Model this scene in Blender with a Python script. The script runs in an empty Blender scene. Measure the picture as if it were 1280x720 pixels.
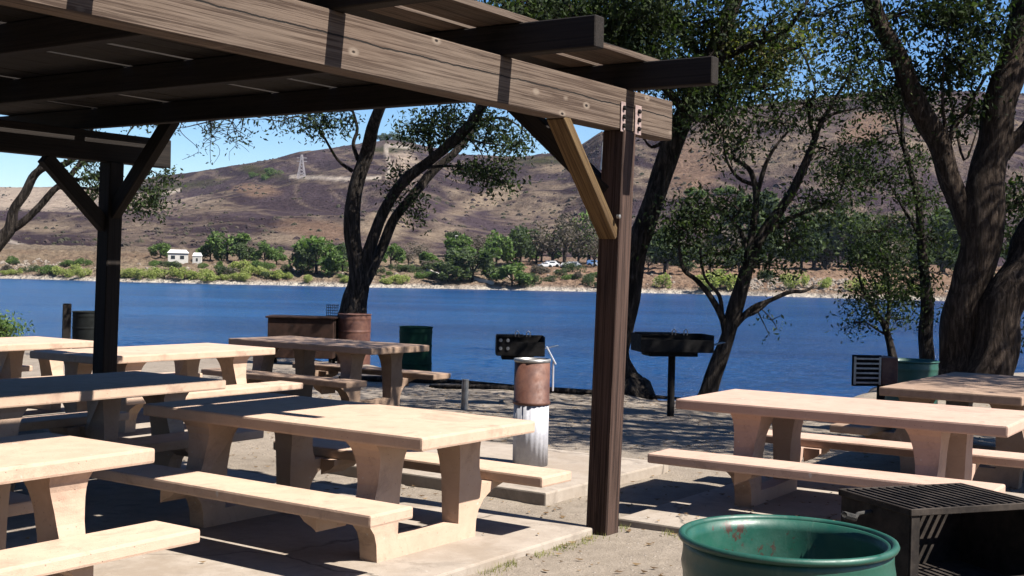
import bpy, bmesh, math, random
import numpy as np
from mathutils import Vector, Matrix, noise as mn
R = random.Random(7); NP = np.random.RandomState(5)
S = bpy.context.scene; COL = S.collection; PI = math.pi
# ------------------------------------------------------------------ camera model (metres, z up, lake ahead = +Y)
F, PITCH, ROLL, EYE = 1560.0, -.0145, .023, 1.636
_f = Vector((0, math.cos(PITCH), math.sin(PITCH))); _r = Vector((1, 0, 0)); _u = _r.cross(_f)
CR = math.cos(ROLL)*_r + math.sin(ROLL)*_u; CU = -math.sin(ROLL)*_r + math.cos(ROLL)*_u
CAMP = Vector((0, 0, EYE))
def ray(u, v):
    d = _f + CR*((u-640)/F) - CU*((v-360)/F); return d
def at(u, v, y):            # the point seen at a place of the photograph, y metres ahead
    d = ray(u, v); return CAMP + d*(y/d.y)
def atz(u, v, z):
    d = ray(u, v); return CAMP + d*((z-EYE)/d.z)
cam = bpy.data.objects.new('camera', bpy.data.cameras.new('camera')); COL.objects.link(cam)
M = Matrix((( CR.x, CU.x, -_f.x, 0), (CR.y, CU.y, -_f.y, 0), (CR.z, CU.z, -_f.z, EYE), (0, 0, 0, 1)))
cam.matrix_world = M; cam.data.sensor_width = 36; cam.data.lens = 36*F/1280; cam.data.clip_end = 9000; cam.data.clip_start = .05
S.camera = cam
# pergola frame: a runs along the beams, b across them
YAW = .97
A = Vector((math.cos(YAW), math.sin(YAW), 0)); B = Vector((-math.sin(YAW), math.cos(YAW), 0)); P1 = Vector((.6175, 7.674, 0))
def ab(a, b, z=0): return P1 + A*a + B*b + Vector((0, 0, z))
# ------------------------------------------------------------------ light
w = bpy.data.worlds.new('World'); S.world = w; w.use_nodes = True
nt = w.node_tree; bg = nt.nodes['Background']
sky = nt.nodes.new('ShaderNodeTexSky'); sky.sky_type = 'NISHITA'; sky.sun_disc = False
SUN = (A*.10 - B*.83 + Vector((0, 0, 1))).normalized()
sky.sun_elevation = math.asin(SUN.z); sky.sun_rotation = math.atan2(SUN.x, SUN.y)
sky.air_density = 1.0; sky.dust_density = .6; sky.ozone_density = 3.5; sky.altitude = 500
hs = nt.nodes.new('ShaderNodeHueSaturation'); hs.inputs['Saturation'].default_value = 1.3; hs.inputs['Hue'].default_value = .508; nt.links.new(sky.outputs[0], hs.inputs['Color']); nt.links.new(hs.outputs[0], bg.inputs[0]); bg.inputs[1].default_value = .05
sl = bpy.data.lights.new('sun', 'SUN'); sl.energy = 5.0; sl.angle = math.radians(.5); sl.color = (1, .945, .86)
so = bpy.data.objects.new('sun', sl); COL.objects.link(so); so.rotation_euler = SUN.to_track_quat('Z', 'Y').to_euler(); so.location = (20, -20, 30)
vs = S.view_settings; vs.view_transform = 'Standard'; vs.look = 'None'; vs.exposure = 1.7; vs.gamma = 1
# ------------------------------------------------------------------ materials
def mat(name, rough=.8, metal=0, spec=None):
    m = bpy.data.materials.new(name); m.use_nodes = True; n = m.node_tree; p = n.nodes['Principled BSDF']
    p.inputs['Roughness'].default_value = rough; p.inputs['Metallic'].default_value = metal
    if spec is not None: p.inputs['Specular IOR Level'].default_value = spec
    return m, n, p
def N(n, t, **k):
    x = n.nodes.new(t)
    for a, v in k.items():
        if hasattr(x, a): setattr(x, a, v)
        else: x.inputs[a.replace('_', ' ')].default_value = v
    return x
def coords(n, scale=(1, 1, 1), kind='Object'):
    c = n.nodes.new('ShaderNodeTexCoord'); mp = n.nodes.new('ShaderNodeMapping'); mp.inputs['Scale'].default_value = scale
    n.links.new(c.outputs[kind], mp.inputs[0]); return mp.outputs[0]
def noise(n, vec, scale, detail=5, rough=.6, dist=0):
    x = n.nodes.new('ShaderNodeTexNoise'); x.inputs['Scale'].default_value = scale; x.inputs['Detail'].default_value = detail
    x.inputs['Roughness'].default_value = rough; x.inputs['Distortion'].default_value = dist; n.links.new(vec, x.inputs['Vector']); return x.outputs['Fac']
def ramp(n, fac, stops, interp='LINEAR'):
    x = n.nodes.new('ShaderNodeValToRGB'); x.color_ramp.interpolation = interp; e = x.color_ramp.elements
    while len(e) < len(stops): e.new(.5)
    for i, (p, c) in enumerate(stops): e[i].position = p; e[i].color = (*c, 1) if len(c) == 3 else c
    n.links.new(fac, x.inputs[0]); return x.outputs[0]
def mix(n, f, a, b, mode='MIX'):
    x = n.nodes.new('ShaderNodeMix'); x.data_type = 'RGBA'; x.blend_type = mode
    for i, v in ((0, f), (6, a), (7, b)):
        if hasattr(v, 'is_linked'): n.links.new(v, x.inputs[i])
        else: x.inputs[i].default_value = v if i == 0 else ((*v, 1) if len(v) == 3 else v)
    return x.outputs[2]
def bump(n, p, h, strength=.3, dist=.02):
    x = n.nodes.new('ShaderNodeBump'); x.inputs['Strength'].default_value = strength; x.inputs['Distance'].default_value = dist
    n.links.new(h, x.inputs['Height']); n.links.new(x.outputs[0], p.inputs['Normal'])
def mathn(n, op, a, b=None):
    x = n.nodes.new('ShaderNodeMath'); x.operation = op
    for i, v in ((0, a), (1, b)):
        if v is None: continue
        if hasattr(v, 'is_linked'): n.links.new(v, x.inputs[i])
        else: x.inputs[i].default_value = v
    return x.outputs[0]
def concrete(name, c, dark, sp=1.0, streak=.45, cracks=False):
    m, n, p = mat(name, .85, spec=.25); v = coords(n)
    a = noise(n, v, 1.6, 6, .65); b = noise(n, v, 9, 8, .7); g = noise(n, v, 160, 3, .6)
    col = mix(n, ramp(n, a, [(.35, (0, 0, 0)), (.7, (1, 1, 1))]), dark, c)
    col = mix(n, streak, col, ramp(n, b, [(.3, dark), (.55, c), (.8, tuple(min(.8, x*1.12) for x in c))]))
    col = mix(n, ramp(n, noise(n, v, 55, 4, .7), [(.62, (0, 0, 0)), (.72, (.45*sp,)*3)]), col, tuple(x*.55 for x in dark))
    vo = n.nodes.new('ShaderNodeTexVoronoi'); vo.inputs['Scale'].default_value = 26; n.links.new(v, vo.inputs['Vector'])
    pit = ramp(n, vo.outputs['Distance'], [(.05, (0, 0, 0)), (.12, (1, 1, 1))])
    col = mix(n, mathn(n, 'MULTIPLY', mathn(n, 'SUBTRACT', 1, pit), .6*sp), col, tuple(x*.4 for x in dark))
    st = ramp(n, noise(n, v, 3.1, 7, .72, .6), [(.53, (0, 0, 0)), (.66, (.55, .55, .55))]); col = mix(n, st, col, tuple(x*.6 for x in dark))
    sp_ = ramp(n, noise(n, coords(n, (1, 1, 1)), 14, 2, .5), [(.74, (0, 0, 0)), (.77, (.6, .6, .6))]); col = mix(n, sp_, col, (.6, .58, .53))
    if cracks:
        vc = n.nodes.new('ShaderNodeTexVoronoi'); vc.feature = 'DISTANCE_TO_EDGE'; vc.inputs['Scale'].default_value = .22
        ad = n.nodes.new('ShaderNodeVectorMath'); ad.operation = 'ADD'; nz = n.nodes.new('ShaderNodeTexNoise'); nz.inputs['Scale'].default_value = 2.2; nz.inputs['Detail'].default_value = 6
        n.links.new(v, nz.inputs['Vector']); sc_ = n.nodes.new('ShaderNodeVectorMath'); sc_.operation = 'SCALE'; sc_.inputs['Scale'].default_value = .35; n.links.new(nz.outputs['Color'], sc_.inputs[0])
        n.links.new(v, ad.inputs[0]); n.links.new(sc_.outputs[0], ad.inputs[1]); n.links.new(ad.outputs[0], vc.inputs['Vector'])
        ck = ramp(n, vc.outputs['Distance'], [(.0007, (.8, .8, .8)), (.0022, (0, 0, 0))]); col = mix(n, ck, col, tuple(x*.3 for x in dark))
        dt = ramp(n, noise(n, v, 1.1, 7, .7), [(.50, (0, 0, 0)), (.62, (.7, .7, .7))]); col = mix(n, dt, col, (.27, .215, .165))
    n.links.new(col, p.inputs['Base Color'])
    bump(n, p, mathn(n, 'ADD', mathn(n, 'MULTIPLY', g, .35), mathn(n, 'ADD', mathn(n, 'MULTIPLY', b, .8), mathn(n, 'MULTIPLY', pit, .4))), .55, .006)
    return m
def wood(name, c1, c2, c3, knots=False, grain=1.0, crack=None):
    m, n, p = mat(name, .85, spec=.2)
    v = coords(n, (1.2, 14, 14)); v2 = coords(n, (.6, 45, 45))
    a = noise(n, v, 1.5, 6, .6, .8); b = noise(n, v2, 2.2, 5, .7, .5)
    col = ramp(n, a, [(.28, c1), (.5, c2), (.72, c3)])
    fine = ramp(n, b, [(.40, (0, 0, 0)), (.56, (1, 1, 1))])
    col = mix(n, .65, col, mix(n, fine, tuple(x*.38 for x in c1), tuple(x*1.25 for x in c3)))
    patch = noise(n, coords(n, (.5, 2, 2)), 1.6, 3)
    col = mix(n, mathn(n, 'MULTIPLY', patch, .5), col, tuple(x*y for x, y in zip(c2, (1.15, .78, .6))))
    h = mathn(n, 'ADD', mathn(n, 'MULTIPLY', b, .8), mathn(n, 'MULTIPLY', a, .6))
    if knots:
        vk = coords(n, (4.2, .01, 8)); vo = n.nodes.new('ShaderNodeTexVoronoi'); vo.inputs['Scale'].default_value = 1.0; n.links.new(vk, vo.inputs['Vector'])
        d = mathn(n, 'ADD', vo.outputs['Distance'], mathn(n, 'MULTIPLY', noise(n, v, 3, 3), .06))
        ring = ramp(n, d, [(.085, (0, 0, 0)), (.11, (1, 1, 1)), (.15, (.8, .8, .8)), (.22, (0, 0, 0))])
        core = ramp(n, d, [(.075, (1, 1, 1)), (.1, (0, 0, 0))])
        col = mix(n, ring, col, tuple(min(.7, x*1.35) for x in c3)); col = mix(n, core, col, tuple(x*.25 for x in c1))
    if crack is not None:
        sp = n.nodes.new('ShaderNodeSeparateXYZ'); n.links.new(coords(n), sp.inputs[0])
        wv = noise(n, coords(n, (1, 0, 0)), .7, 8, .75)
        line = mathn(n, 'ABSOLUTE', mathn(n, 'SUBTRACT', mathn(n, 'ADD', sp.outputs['Z'], mathn(n, 'MULTIPLY', wv, .07)), crack+.035))
        wd = mathn(n, 'MULTIPLY', noise(n, coords(n, (1, 0, 0)), 2.1, 5, .7), .0075)
        msk = mathn(n, 'LESS_THAN', line, wd)
        col = mix(n, msk, col, (.008, .006, .005)); h = mathn(n, 'SUBTRACT', h, mathn(n, 'MULTIPLY', msk, 1.2))
    n.links.new(col, p.inputs['Base Color']); bump(n, p, h, .8*grain, .006)
    return m
def metal(name, c1, c2, rough=.5, metalic=.6, sc=8, lo=.4, hi=.65, bs=.2):
    m, n, p = mat(name, rough, metalic); v = coords(n)
    p.inputs['Specular IOR Level'].default_value = .12 if rough >= .7 and not metalic else .5
    a = noise(n, v, sc, 7, .7); col = ramp(n, a, [(lo, c1), (hi, c2)])
    n.links.new(col, p.inputs['Base Color'])
    n.links.new(ramp(n, noise(n, v, sc*2.3, 5), [(.3, (rough-.12,)*3), (.7, (min(1, rough+.2),)*3)]), p.inputs['Roughness'])
    bump(n, p, noise(n, v, sc*6, 5, .7), bs, .003); return m
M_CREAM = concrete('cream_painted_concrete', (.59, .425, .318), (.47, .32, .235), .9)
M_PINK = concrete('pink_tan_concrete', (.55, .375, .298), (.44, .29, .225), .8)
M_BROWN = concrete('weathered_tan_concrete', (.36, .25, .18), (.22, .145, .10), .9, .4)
M_SLAB = concrete('slab_concrete', (.40, .345, .29), (.29, .24, .195), .9, .5, cracks=True)
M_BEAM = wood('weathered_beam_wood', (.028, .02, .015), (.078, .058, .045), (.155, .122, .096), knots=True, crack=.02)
M_SHADEWOOD = wood('shade_darkened_wood', (.005, .004, .0035), (.010, .008, .007), (.022, .017, .014))  # timber colour blackened to carry the deep shade under the roof
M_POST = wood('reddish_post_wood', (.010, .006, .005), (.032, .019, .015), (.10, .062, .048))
M_BRACE = wood('stained_brace_wood', (.045, .027, .011), (.09, .058, .025), (.16, .11, .052))
M_BOXR = metal('brown_rusted_plate', (.02, .011, .008), (.045, .023, .016), .85, 0, 5)
M_BLACK = metal('black_grill_iron', (.006, .0055, .0055), (.016, .014, .013), .8, .0, 14)
M_RUST = metal('rusty_steel', (.07, .022, .014), (.15, .06, .036), .65, .15, 7)
M_DST = metal('dull_steel', (.03, .03, .03), (.08, .075, .07), .75, 0, 12)
M_GRILL = metal('brown_black_grill_plate', (.022, .018, .016), (.06, .048, .04), .8, 0, 9)
M_STEEL = metal('grey_steel', (.30, .29, .28), (.45, .44, .43), .45, .8, 12)
M_GALV = metal('pinkish_painted_plate', (.27, .19, .175), (.42, .31, .285), .6, .2, 20)
M_WHITEP = metal('whitened_pipe', (.42, .42, .46), (.60, .60, .64), .6, .15, 6)
M_GREEN = metal('green_enamel', (.008, .068, .045), (.016, .10, .068), .45, .0, 5, .35, .7, .25)
def worn(m_, lo=.61, rust=(.05, .022, .012)):
    n = m_.node_tree; p = n.nodes['Principled BSDF']; v = coords(n); src = p.inputs['Base Color'].links[0].from_socket
    w1 = ramp(n, noise(n, v, 6, 9, .75, .3), [(lo, (0, 0, 0)), (lo+.025, (1, 1, 1))]); w2 = ramp(n, noise(n, coords(n, (9, 9, 1.2)), 3, 6, .7), [(.60, (0, 0, 0)), (.70, (.5, .5, .5))])
    c = mix(n, w2, src, (.09, .16, .12)); c = mix(n, ramp(n, noise(n, v, 2.2, 5, .6), [(.4, (0, 0, 0)), (.65, (.55, .55, .55))]), c, (.008, .05, .035)); c = mix(n, w1, c, rust); n.links.new(c, p.inputs['Base Color'])
worn(M_GREEN)
M_DGREEN = metal('dark_green_enamel', (.004, .03, .018), (.008, .055, .03), .7, .0, 5)
M_BLKDRUM = metal('black_enamel', (.005, .006, .006), (.010, .012, .011), .75, .0, 6)
def leafmat(name, cs, tr=.35):
    m, n, p = mat(name, .8, spec=.08)
    g = n.nodes.new('ShaderNodeNewGeometry'); col = ramp(n, g.outputs['Random Per Island'], [(i/(len(cs)-1), c) for i, c in enumerate(cs)])
    n.links.new(col, p.inputs['Base Color'])
    t = n.nodes.new('ShaderNodeBsdfTranslucent'); tc = mix(n, 1, col, (1.5, 1.9, .7), 'MULTIPLY'); n.links.new(tc, t.inputs[0])
    ms = n.nodes.new('ShaderNodeMixShader'); ms.inputs[0].default_value = tr
    n.links.new(p.outputs[0], ms.inputs[1]); n.links.new(t.outputs[0], ms.inputs[2]); n.links.new(ms.outputs[0], n.nodes['Material Output'].inputs[0]); return m
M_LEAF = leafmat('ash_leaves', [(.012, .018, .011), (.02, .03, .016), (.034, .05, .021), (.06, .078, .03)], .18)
M_LEAFO = leafmat('sunlit_olive_leaves', [(.04, .05, .022), (.07, .08, .032), (.11, .11, .045), (.14, .12, .06)], .35)  # olive leaves, lightened so sunlight on the crown sits in their colour
M_FARD = leafmat('far_dark_leaves', [(.035, .05, .03), (.06, .08, .042), (.09, .12, .05)], .2)
M_FARG = leafmat('far_green_leaves', [(.05, .085, .03), (.09, .14, .045), (.13, .18, .06)], .2)
M_FARY = leafmat('far_pale_leaves', [(.17, .20, .06), (.25, .28, .09), (.33, .34, .14)], .25)
M_FARB = leafmat('far_bare_twigs', [(.07, .06, .05), (.11, .09, .075), (.13, .11, .09)], .1)
def bark(name, c1, c2, c3):
    m, n, p = mat(name, .95, spec=.1)
    a = noise(n, coords(n, (9, 9, 1.3)), 1.8, 8, .75, 1.0); b = noise(n, coords(n, (1, 1, .5)), 1.6, 4)
    col = ramp(n, a, [(.38, tuple(x*.5 for x in c1)), (.46, c1), (.54, c2), (.66, c3)]); col = mix(n, mathn(n, 'MULTIPLY', b, .45), col, tuple(x*.55 for x in c2))
    n.links.new(col, p.inputs['Base Color']); bump(n, p, a, 1, .12); return m
M_BARK = bark('grey_brown_bark', (.02, .016, .013), (.06, .049, .042), (.14, .117, .10))
M_BARKB = bark('big_trunk_bark', (.03, .02, .015), (.085, .062, .048), (.17, .13, .105))
# ------------------------------------------------------------------ object helpers
def tag(o, label=None, cat=None, group=None, kind=None):
    if label: o['label'] = label
    if cat: o['category'] = cat
    if group: o['group'] = group
    if kind: o['kind'] = kind
    return o
def thing(name, label, cat, loc=(0, 0, 0), rz=0, group=None):
    o = bpy.data.objects.new(name, None); COL.objects.link(o); o.location = loc; o.rotation_euler = (0, 0, rz); o.empty_display_size = .2
    return tag(o, label, cat, group)
def obj(name, bm, m, parent=None, smooth=False, loc=None, rot=None):
    me = bpy.data.meshes.new(name)
    if isinstance(bm, tuple):
        vs_, fs = bm; me.from_pydata([tuple(v) for v in vs_], [], fs)
    else:
        bmesh.ops.recalc_face_normals(bm, faces=bm.faces); bm.to_mesh(me); bm.free()
    me.materials.append(m)
    if smooth:
        for p in me.polygons: p.use_smooth = True
    o = bpy.data.objects.new(name, me); COL.objects.link(o)
    if parent: o.parent = parent
    if loc is not None: o.location = loc
    if rot is not None: o.rotation_euler = rot
    return o
def box(bm, size, loc=(0, 0, 0), rot=None, bev=0.0, seg=1, taper=None):
    r = bmesh.ops.create_cube(bm, size=1); vs_ = r['verts']
    for v in vs_:
        v.co = Vector((v.co.x*size[0], v.co.y*size[1], v.co.z*size[2]))
        if taper and v.co.z > 0: v.co.x *= taper; v.co.y *= taper
    if bev:
        es = list({e for v in vs_ for e in v.link_edges}); g = bmesh.ops.bevel(bm, geom=es, offset=bev, segments=seg, affect='EDGES', profile=.6)
        vs_ = list({v for f in g['faces'] for v in f.verts} | {v for v in vs_ if v.is_valid})
    mt = Matrix.Translation(Vector(loc)) @ (rot if rot is not None else Matrix.Identity(4))
    bmesh.ops.transform(bm, matrix=mt, verts=vs_); return vs_
def between(bm, p, q, wd, th, up=Vector((0, 0, 1)), bev=.004):
    p = Vector(p); q = Vector(q); x = (q-p).normalized(); y = up.cross(x)
    if y.length < 1e-3: y = Vector((0, 1, 0))
    y.normalize(); z = x.cross(y); rot = Matrix((x, y, z)).transposed().to_4x4()
    box(bm, ((q-p).length, wd, th), (p+q)/2, rot, bev)
def tube(bm, pts, rad, sides=8, cap=True, wob=0, seed=0, flut=0):
    pts = [Vector(p) for p in pts]; rings = []; n = len(pts)
    up = Vector((0, 0, 1)); prev = None
    for i, p in enumerate(pts):
        t = (pts[min(i+1, n-1)] - pts[max(i-1, 0)]).normalized()
        if prev is None: prev = t.cross(Vector((.3, 1, .2))).normalized()
        x = (prev - t*prev.dot(t)).normalized(); prev = x; y = t.cross(x)
        r = rad[i] if hasattr(rad, '__len__') else rad; ring = []
        for k in range(sides):
            a = 2*PI*k/sides; rr = r
            if wob: rr *= 1 + wob*mn.noise(Vector((math.cos(a)*1.3+seed, math.sin(a)*1.3, i*.23+seed)))
            if flut: rr *= 1 + flut*math.cos(a*5+seed)*(1-i/n)**2
            ring.append(bm.verts.new(p + x*math.cos(a)*rr + y*math.sin(a)*rr))
        rings.append(ring)
    for i in range(n-1):
        for k in range(sides): bm.faces.new((rings[i][k], rings[i][(k+1) % sides], rings[i+1][(k+1) % sides], rings[i+1][k]))
    if cap: bm.faces.new(rings[0]); bm.faces.new(list(reversed(rings[-1])))
def lathe(bm, prof, seg=48, center=(0, 0, 0)):
    c = Vector(center); rings = []
    for r, z in prof: rings.append([bm.verts.new(c+Vector((r*math.cos(2*PI*k/seg), r*math.sin(2*PI*k/seg), z))) for k in range(seg)] if r > 1e-6 else [bm.verts.new(c+Vector((0, 0, z)))])
    for i in range(len(rings)-1):
        a, b = rings[i], rings[i+1]
        for k in range(seg):
            q = (k+1) % seg
            if len(a) == 1 and len(b) > 1: bm.faces.new((a[0], b[k], b[q]))
            elif len(b) == 1 and len(a) > 1: bm.faces.new((a[k], a[q], b[0]))
            elif len(a) > 1: bm.faces.new((a[k], a[q], b[q], b[k]))
def spline(pts, rad, sub=4):
    P = [Vector(p) for p in pts]; out = []; rr = []
    for i in range(len(P)-1):
        a = P[max(i-1, 0)]; b = P[i]; c = P[i+1]; d = P[min(i+2, len(P)-1)]
        for k in range(sub):
            t = k/sub; out.append(.5*((2*b)+(c-a)*t+(2*a-5*b+4*c-d)*t*t+(3*b-a-3*c+d)*t**3)); rr.append(rad[i]*(1-t)+rad[i+1]*t)
    out.append(P[-1]); rr.append(rad[-1]); return out, rr
# ------------------------------------------------------------------ ground, lake, hills
XE = [-400, -12, -6.5, -3, -1, 1, 2.84, 4.4, 6, 8.5, 12, 400]; YE = [40, 30.5, 30, 25, 20.6, 18.9, 17.9, 17.6, 21, 26.5, 28, 40]
def gz(x, y):
    e = np.interp(x, XE, YE) + .35*mn.noise(Vector((x*.6, 3, 1)))+.15*mn.noise(Vector((x*2.1, 7, 1)))
    z = -.022*max(0, y-13) + .02*mn.noise(Vector((x*.5, y*.5, 0)))*(1 if abs(y-9) > 6 else .5) + .012*mn.noise(Vector((x*2.5, y*2.5, 4))) + .006*mn.noise(Vector((x*7, y*7, 9)))
    d = y-e
    if d > -1.2: z -= .10*max(0, d+1.2)**1.5 if d < 0 else .131 + .62*d
    if d > -2.5 and d < .6: z += .05*mn.noise(Vector((x*1.7, y*1.7, 2)))
    return max(z, -3.2)
xs = np.concatenate([[-400, -200, -100, -60, -40, -30], np.arange(-24, -8, .5), np.arange(-8, 9, .085), np.arange(9, 20, .4), [22, 26, 34, 50, 80, 140, 400]])
ys = np.concatenate([[-300, -120, -60, -30, -15, -8, -4, -2, 0], np.arange(1, 24, .085), np.arange(24, 36, .25), [38, 42, 46]])
def gridmesh(xs, ys, f):
    nx, ny = len(xs), len(ys); V = [(x, y, f(x, y)) for y in ys for x in xs]
    Fc = [(j*nx+i, j*nx+i+1, (j+1)*nx+i+1, (j+1)*nx+i) for j in range(ny-1) for i in range(nx-1)]
    return V, Fc
m, n, p = mat('sandy_dirt', .95, spec=.15); v = coords(n)
a = noise(n, v, .7, 6, .6); b = noise(n, v, 7, 8, .75); c_ = noise(n, v, 45, 5, .7)
col = ramp(n, a, [(.3, (.19, .158, .125)), (.5, (.26, .218, .175)), (.7, (.33, .28, .23))])
col = mix(n, .45, col, ramp(n, b, [(.3, (.13, .105, .082)), (.55, (.28, .235, .19)), (.8, (.40, .345, .29))]))
col = mix(n, ramp(n, c_, [(.6, (0, 0, 0)), (.68, (.7, .7, .7))]), col, (.16, .12, .085))
vo = n.nodes.new('ShaderNodeTexVoronoi'); vo.inputs['Scale'].default_value = 18; n.links.new(v, vo.inputs['Vector'])
peb = ramp(n, vo.outputs['Distance'], [(.06, (1, 1, 1)), (.16, (0, 0, 0))]); col = mix(n, mathn(n, 'MULTIPLY', peb, .5), col, (.5, .46, .42))
n.links.new(col, p.inputs['Base Color'])
bump(n, p, mathn(n, 'ADD', mathn(n, 'ADD', b, mathn(n, 'MULTIPLY', c_, .5)), mathn(n, 'MULTIPLY', peb, .3)), .8, .025)
g = obj('ground', gridmesh(xs, ys, gz), m, smooth=True); tag(g, kind='structure')
# lake
m, n, p = mat('lake_water', .2, spec=.25); v = coords(n, (1, 1.6, 1))
a = noise(n, v, 2.6, 6, .65, .4); b = noise(n, v, .5, 4, .6); pt = noise(n, coords(n, (.3, 1, 1)), .09, 6, .65)
n.links.new(mix(n, ramp(n, pt, [(.38, (0, 0, 0)), (.62, (1, 1, 1))]), (.001, .022, .085), (.004, .045, .14)), p.inputs['Base Color'])
bump(n, p, mathn(n, 'ADD', a, mathn(n, 'MULTIPLY', b, 1.2)), 1, .32); p.inputs['IOR'].default_value = 1.33
lx = np.concatenate([[-900, -600, -400, -250, -160, -100, -70], np.arange(-48, -18, .6), np.arange(-18, 18, .13), np.arange(18, 48, .6), [70, 100, 160, 250, 400, 600, 900]]); ly = np.concatenate([np.arange(15, 48, .13), np.arange(48, 110, .5), np.arange(110, 330, 5)])
def lz(x, y):
    if abs(x) > 46 or y > 110: return -1.4
    return -1.4 + .03*mn.noise(Vector((x*.5, y*1.1, 0))) + +.032*mn.noise(Vector((x*1.3+3, y*2.6, 1)))*(1 if y < 60 else .6) + (.022*mn.noise(Vector((x*2.9, y*5.5, 2))) if y < 48 and abs(x) < 18 else 0)
tag(obj('lake', gridmesh(lx, ly, lz), m, smooth=True), kind='structure')
# hills: ridge line, shore bench and slope with gullies
RU = [-3000, -1200, -400, 0, 60, 110, 217, 260, 300, 345, 380, 430, 480, 510, 540, 560, 600, 650, 700, 722, 745, 790, 850, 900, 1000, 1100, 1200, 1280, 1700, 2600, 4300]
RV = [150, 190, 232, 238, 240, 237, 224, 213, 206, 198, 190, 184, 179, 184, 190, 197, 200, 199, 196, 186, 168, 152, 142, 134, 124, 112, 114, 118, 130, 110, 150]
RY = [1200, 1200, 1300, 1350, 1350, 1300, 1150, 1100, 1060, 1040, 1010, 1000, 990, 980, 970, 960, 940, 900, 820, 790, 740, 700, 660, 640, 620, 600, 600, 600, 650, 700, 700]
def bench_z(q): return -1.45 + 2.0*min(1, q/9)**.8 + 2.2*min(1, max(0, (q-9)/30)) + 2.6*min(1, max(0, (q-39)/60))
def shore_y(u): return 184 - 5*math.sin(u*.006) + 3*mn.noise(Vector((u*.01, 0, 0))) + (u-640)*-.004
def hill_z(u, y, full=True):
    s = (u-640)/F; ysh = shore_y(u); q = y-ysh
    if q < 0: return -1.45 + q*.06
    yb = ysh + 85; yr = np.interp(u, RU, RY)
    zr = at(u, np.interp(u, RU, RV), yr).z
    if q < 85: zb = bench_z(q); return zb + (.35*mn.noise(Vector((s*260, y*.1, 0)))+.15*mn.noise(Vector((s*900, y*.4, 0))))*min(1, q/6)
    k = (y-yb)/(yr-yb); zb = bench_z(85)
    if k > 1: return zr - (k-1)*60
    x = s*y
    base = zb + (zr-zb)*(.55*k + .45*k*k*(3-2*k))
    am = math.sin(PI*min(1, k))**.8*(1-k**5)
    rid = 0; amp = 1; fr = .004
    P_ = Vector((x*.9+y*.35, y*.55, 0))
    for o_ in range(5):
        rid += amp*(1-2*abs(mn.noise(P_*fr + Vector((o_*7, 3, 0))))); amp *= .5; fr *= 2.1
    return base + am*(rid-.9)*(zr-zb)*.15
US = np.concatenate([np.linspace(-3000, -200, 40), np.linspace(-190, 1470, 620), np.linspace(1500, 4300, 40)])
HT = np.concatenate([np.linspace(-8, 0, 4), np.linspace(1, 85, 46)]); KT = np.linspace(.006, 1, 170); KT2 = [1.06, 1.2, 1.6]
V = []; CO = []
def lerp(a, b, t): t = max(0, min(1, t)); return tuple(x*(1-t)+y*t for x, y in zip(a, b))
PUR = (.092, .068, .080); PUR2 = (.056, .040, .049); TAN = (.31, .24, .175); ORG = (.225, .15, .11); PALE = (.46, .37, .29); OLV = (.07, .07, .03)
ELL = [(90, 302, 120, 14, .8, PUR2, 0), (185, 262, 70, 14, .8, PUR, 0), (130, 278, 70, 8, .6, PUR2, -.3), (60, 250, 190, 16, .8, PALE, 0), (20, 244, 140, 16, 1, PALE, 0), (160, 290, 60, 20, .35, TAN, 0), (60, 285, 50, 8, .5, TAN, 0), (322, 238, 34, 9, 1.1, ORG, .25), (395, 290, 52, 15, 1.1, ORG, .15), (350, 298, 40, 9, .6, TAN, 0), (483, 280, 36, 34, .8, TAN, -.5),
       (580, 262, 52, 13, .95, TAN, -.6), (620, 246, 34, 12, .8, TAN, -.5), (655, 268, 55, 20, .55, TAN, -.2), (550, 292, 40, 16, .6, TAN, -.5), (700, 212, 34, 7, .8, TAN, 0), (720, 285, 60, 18, .7, TAN, .1), (505, 205, 18, 30, .5, PALE, .2), (865, 205, 38, 42, .9, ORG, -.3), (900, 165, 50, 26, .5, TAN, 0),
       (1082, 160, 42, 20, 1.1, ORG, -.35), (960, 190, 70, 30, .45, TAN, 0), (1010, 170, 45, 25, .5, TAN, 0), (1180, 200, 70, 40, .45, TAN, 0), (240, 262, 70, 10, .35, TAN, 0), (330, 216, 30, 8, .9, OLV, .3), (240, 232, 50, 6, .6, OLV, -.2), (490, 186, 40, 5, .7, OLV, 0), (680, 200, 60, 6, .5, OLV, 0)]
ROADS = [[(5, 299), (40, 311), (80, 321), (130, 324)], [(364, 221), (400, 222), (440, 224), (475, 222)], [(482, 182), (484, 195), (488, 208), (484, 222)], [(483, 182), (510, 184)], [(0, 326), (60, 322), (130, 325)], [(225, 237), (205, 243)]]
def seg_d(u, v, a, b):
    ax, ay = a; bx, by = b; t = max(0, min(1, ((u-ax)*(bx-ax)+(v-ay)*(by-ay))/((bx-ax)**2+(by-ay)**2))); return math.hypot(u-ax-t*(bx-ax), v-ay-t*(by-ay))
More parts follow.
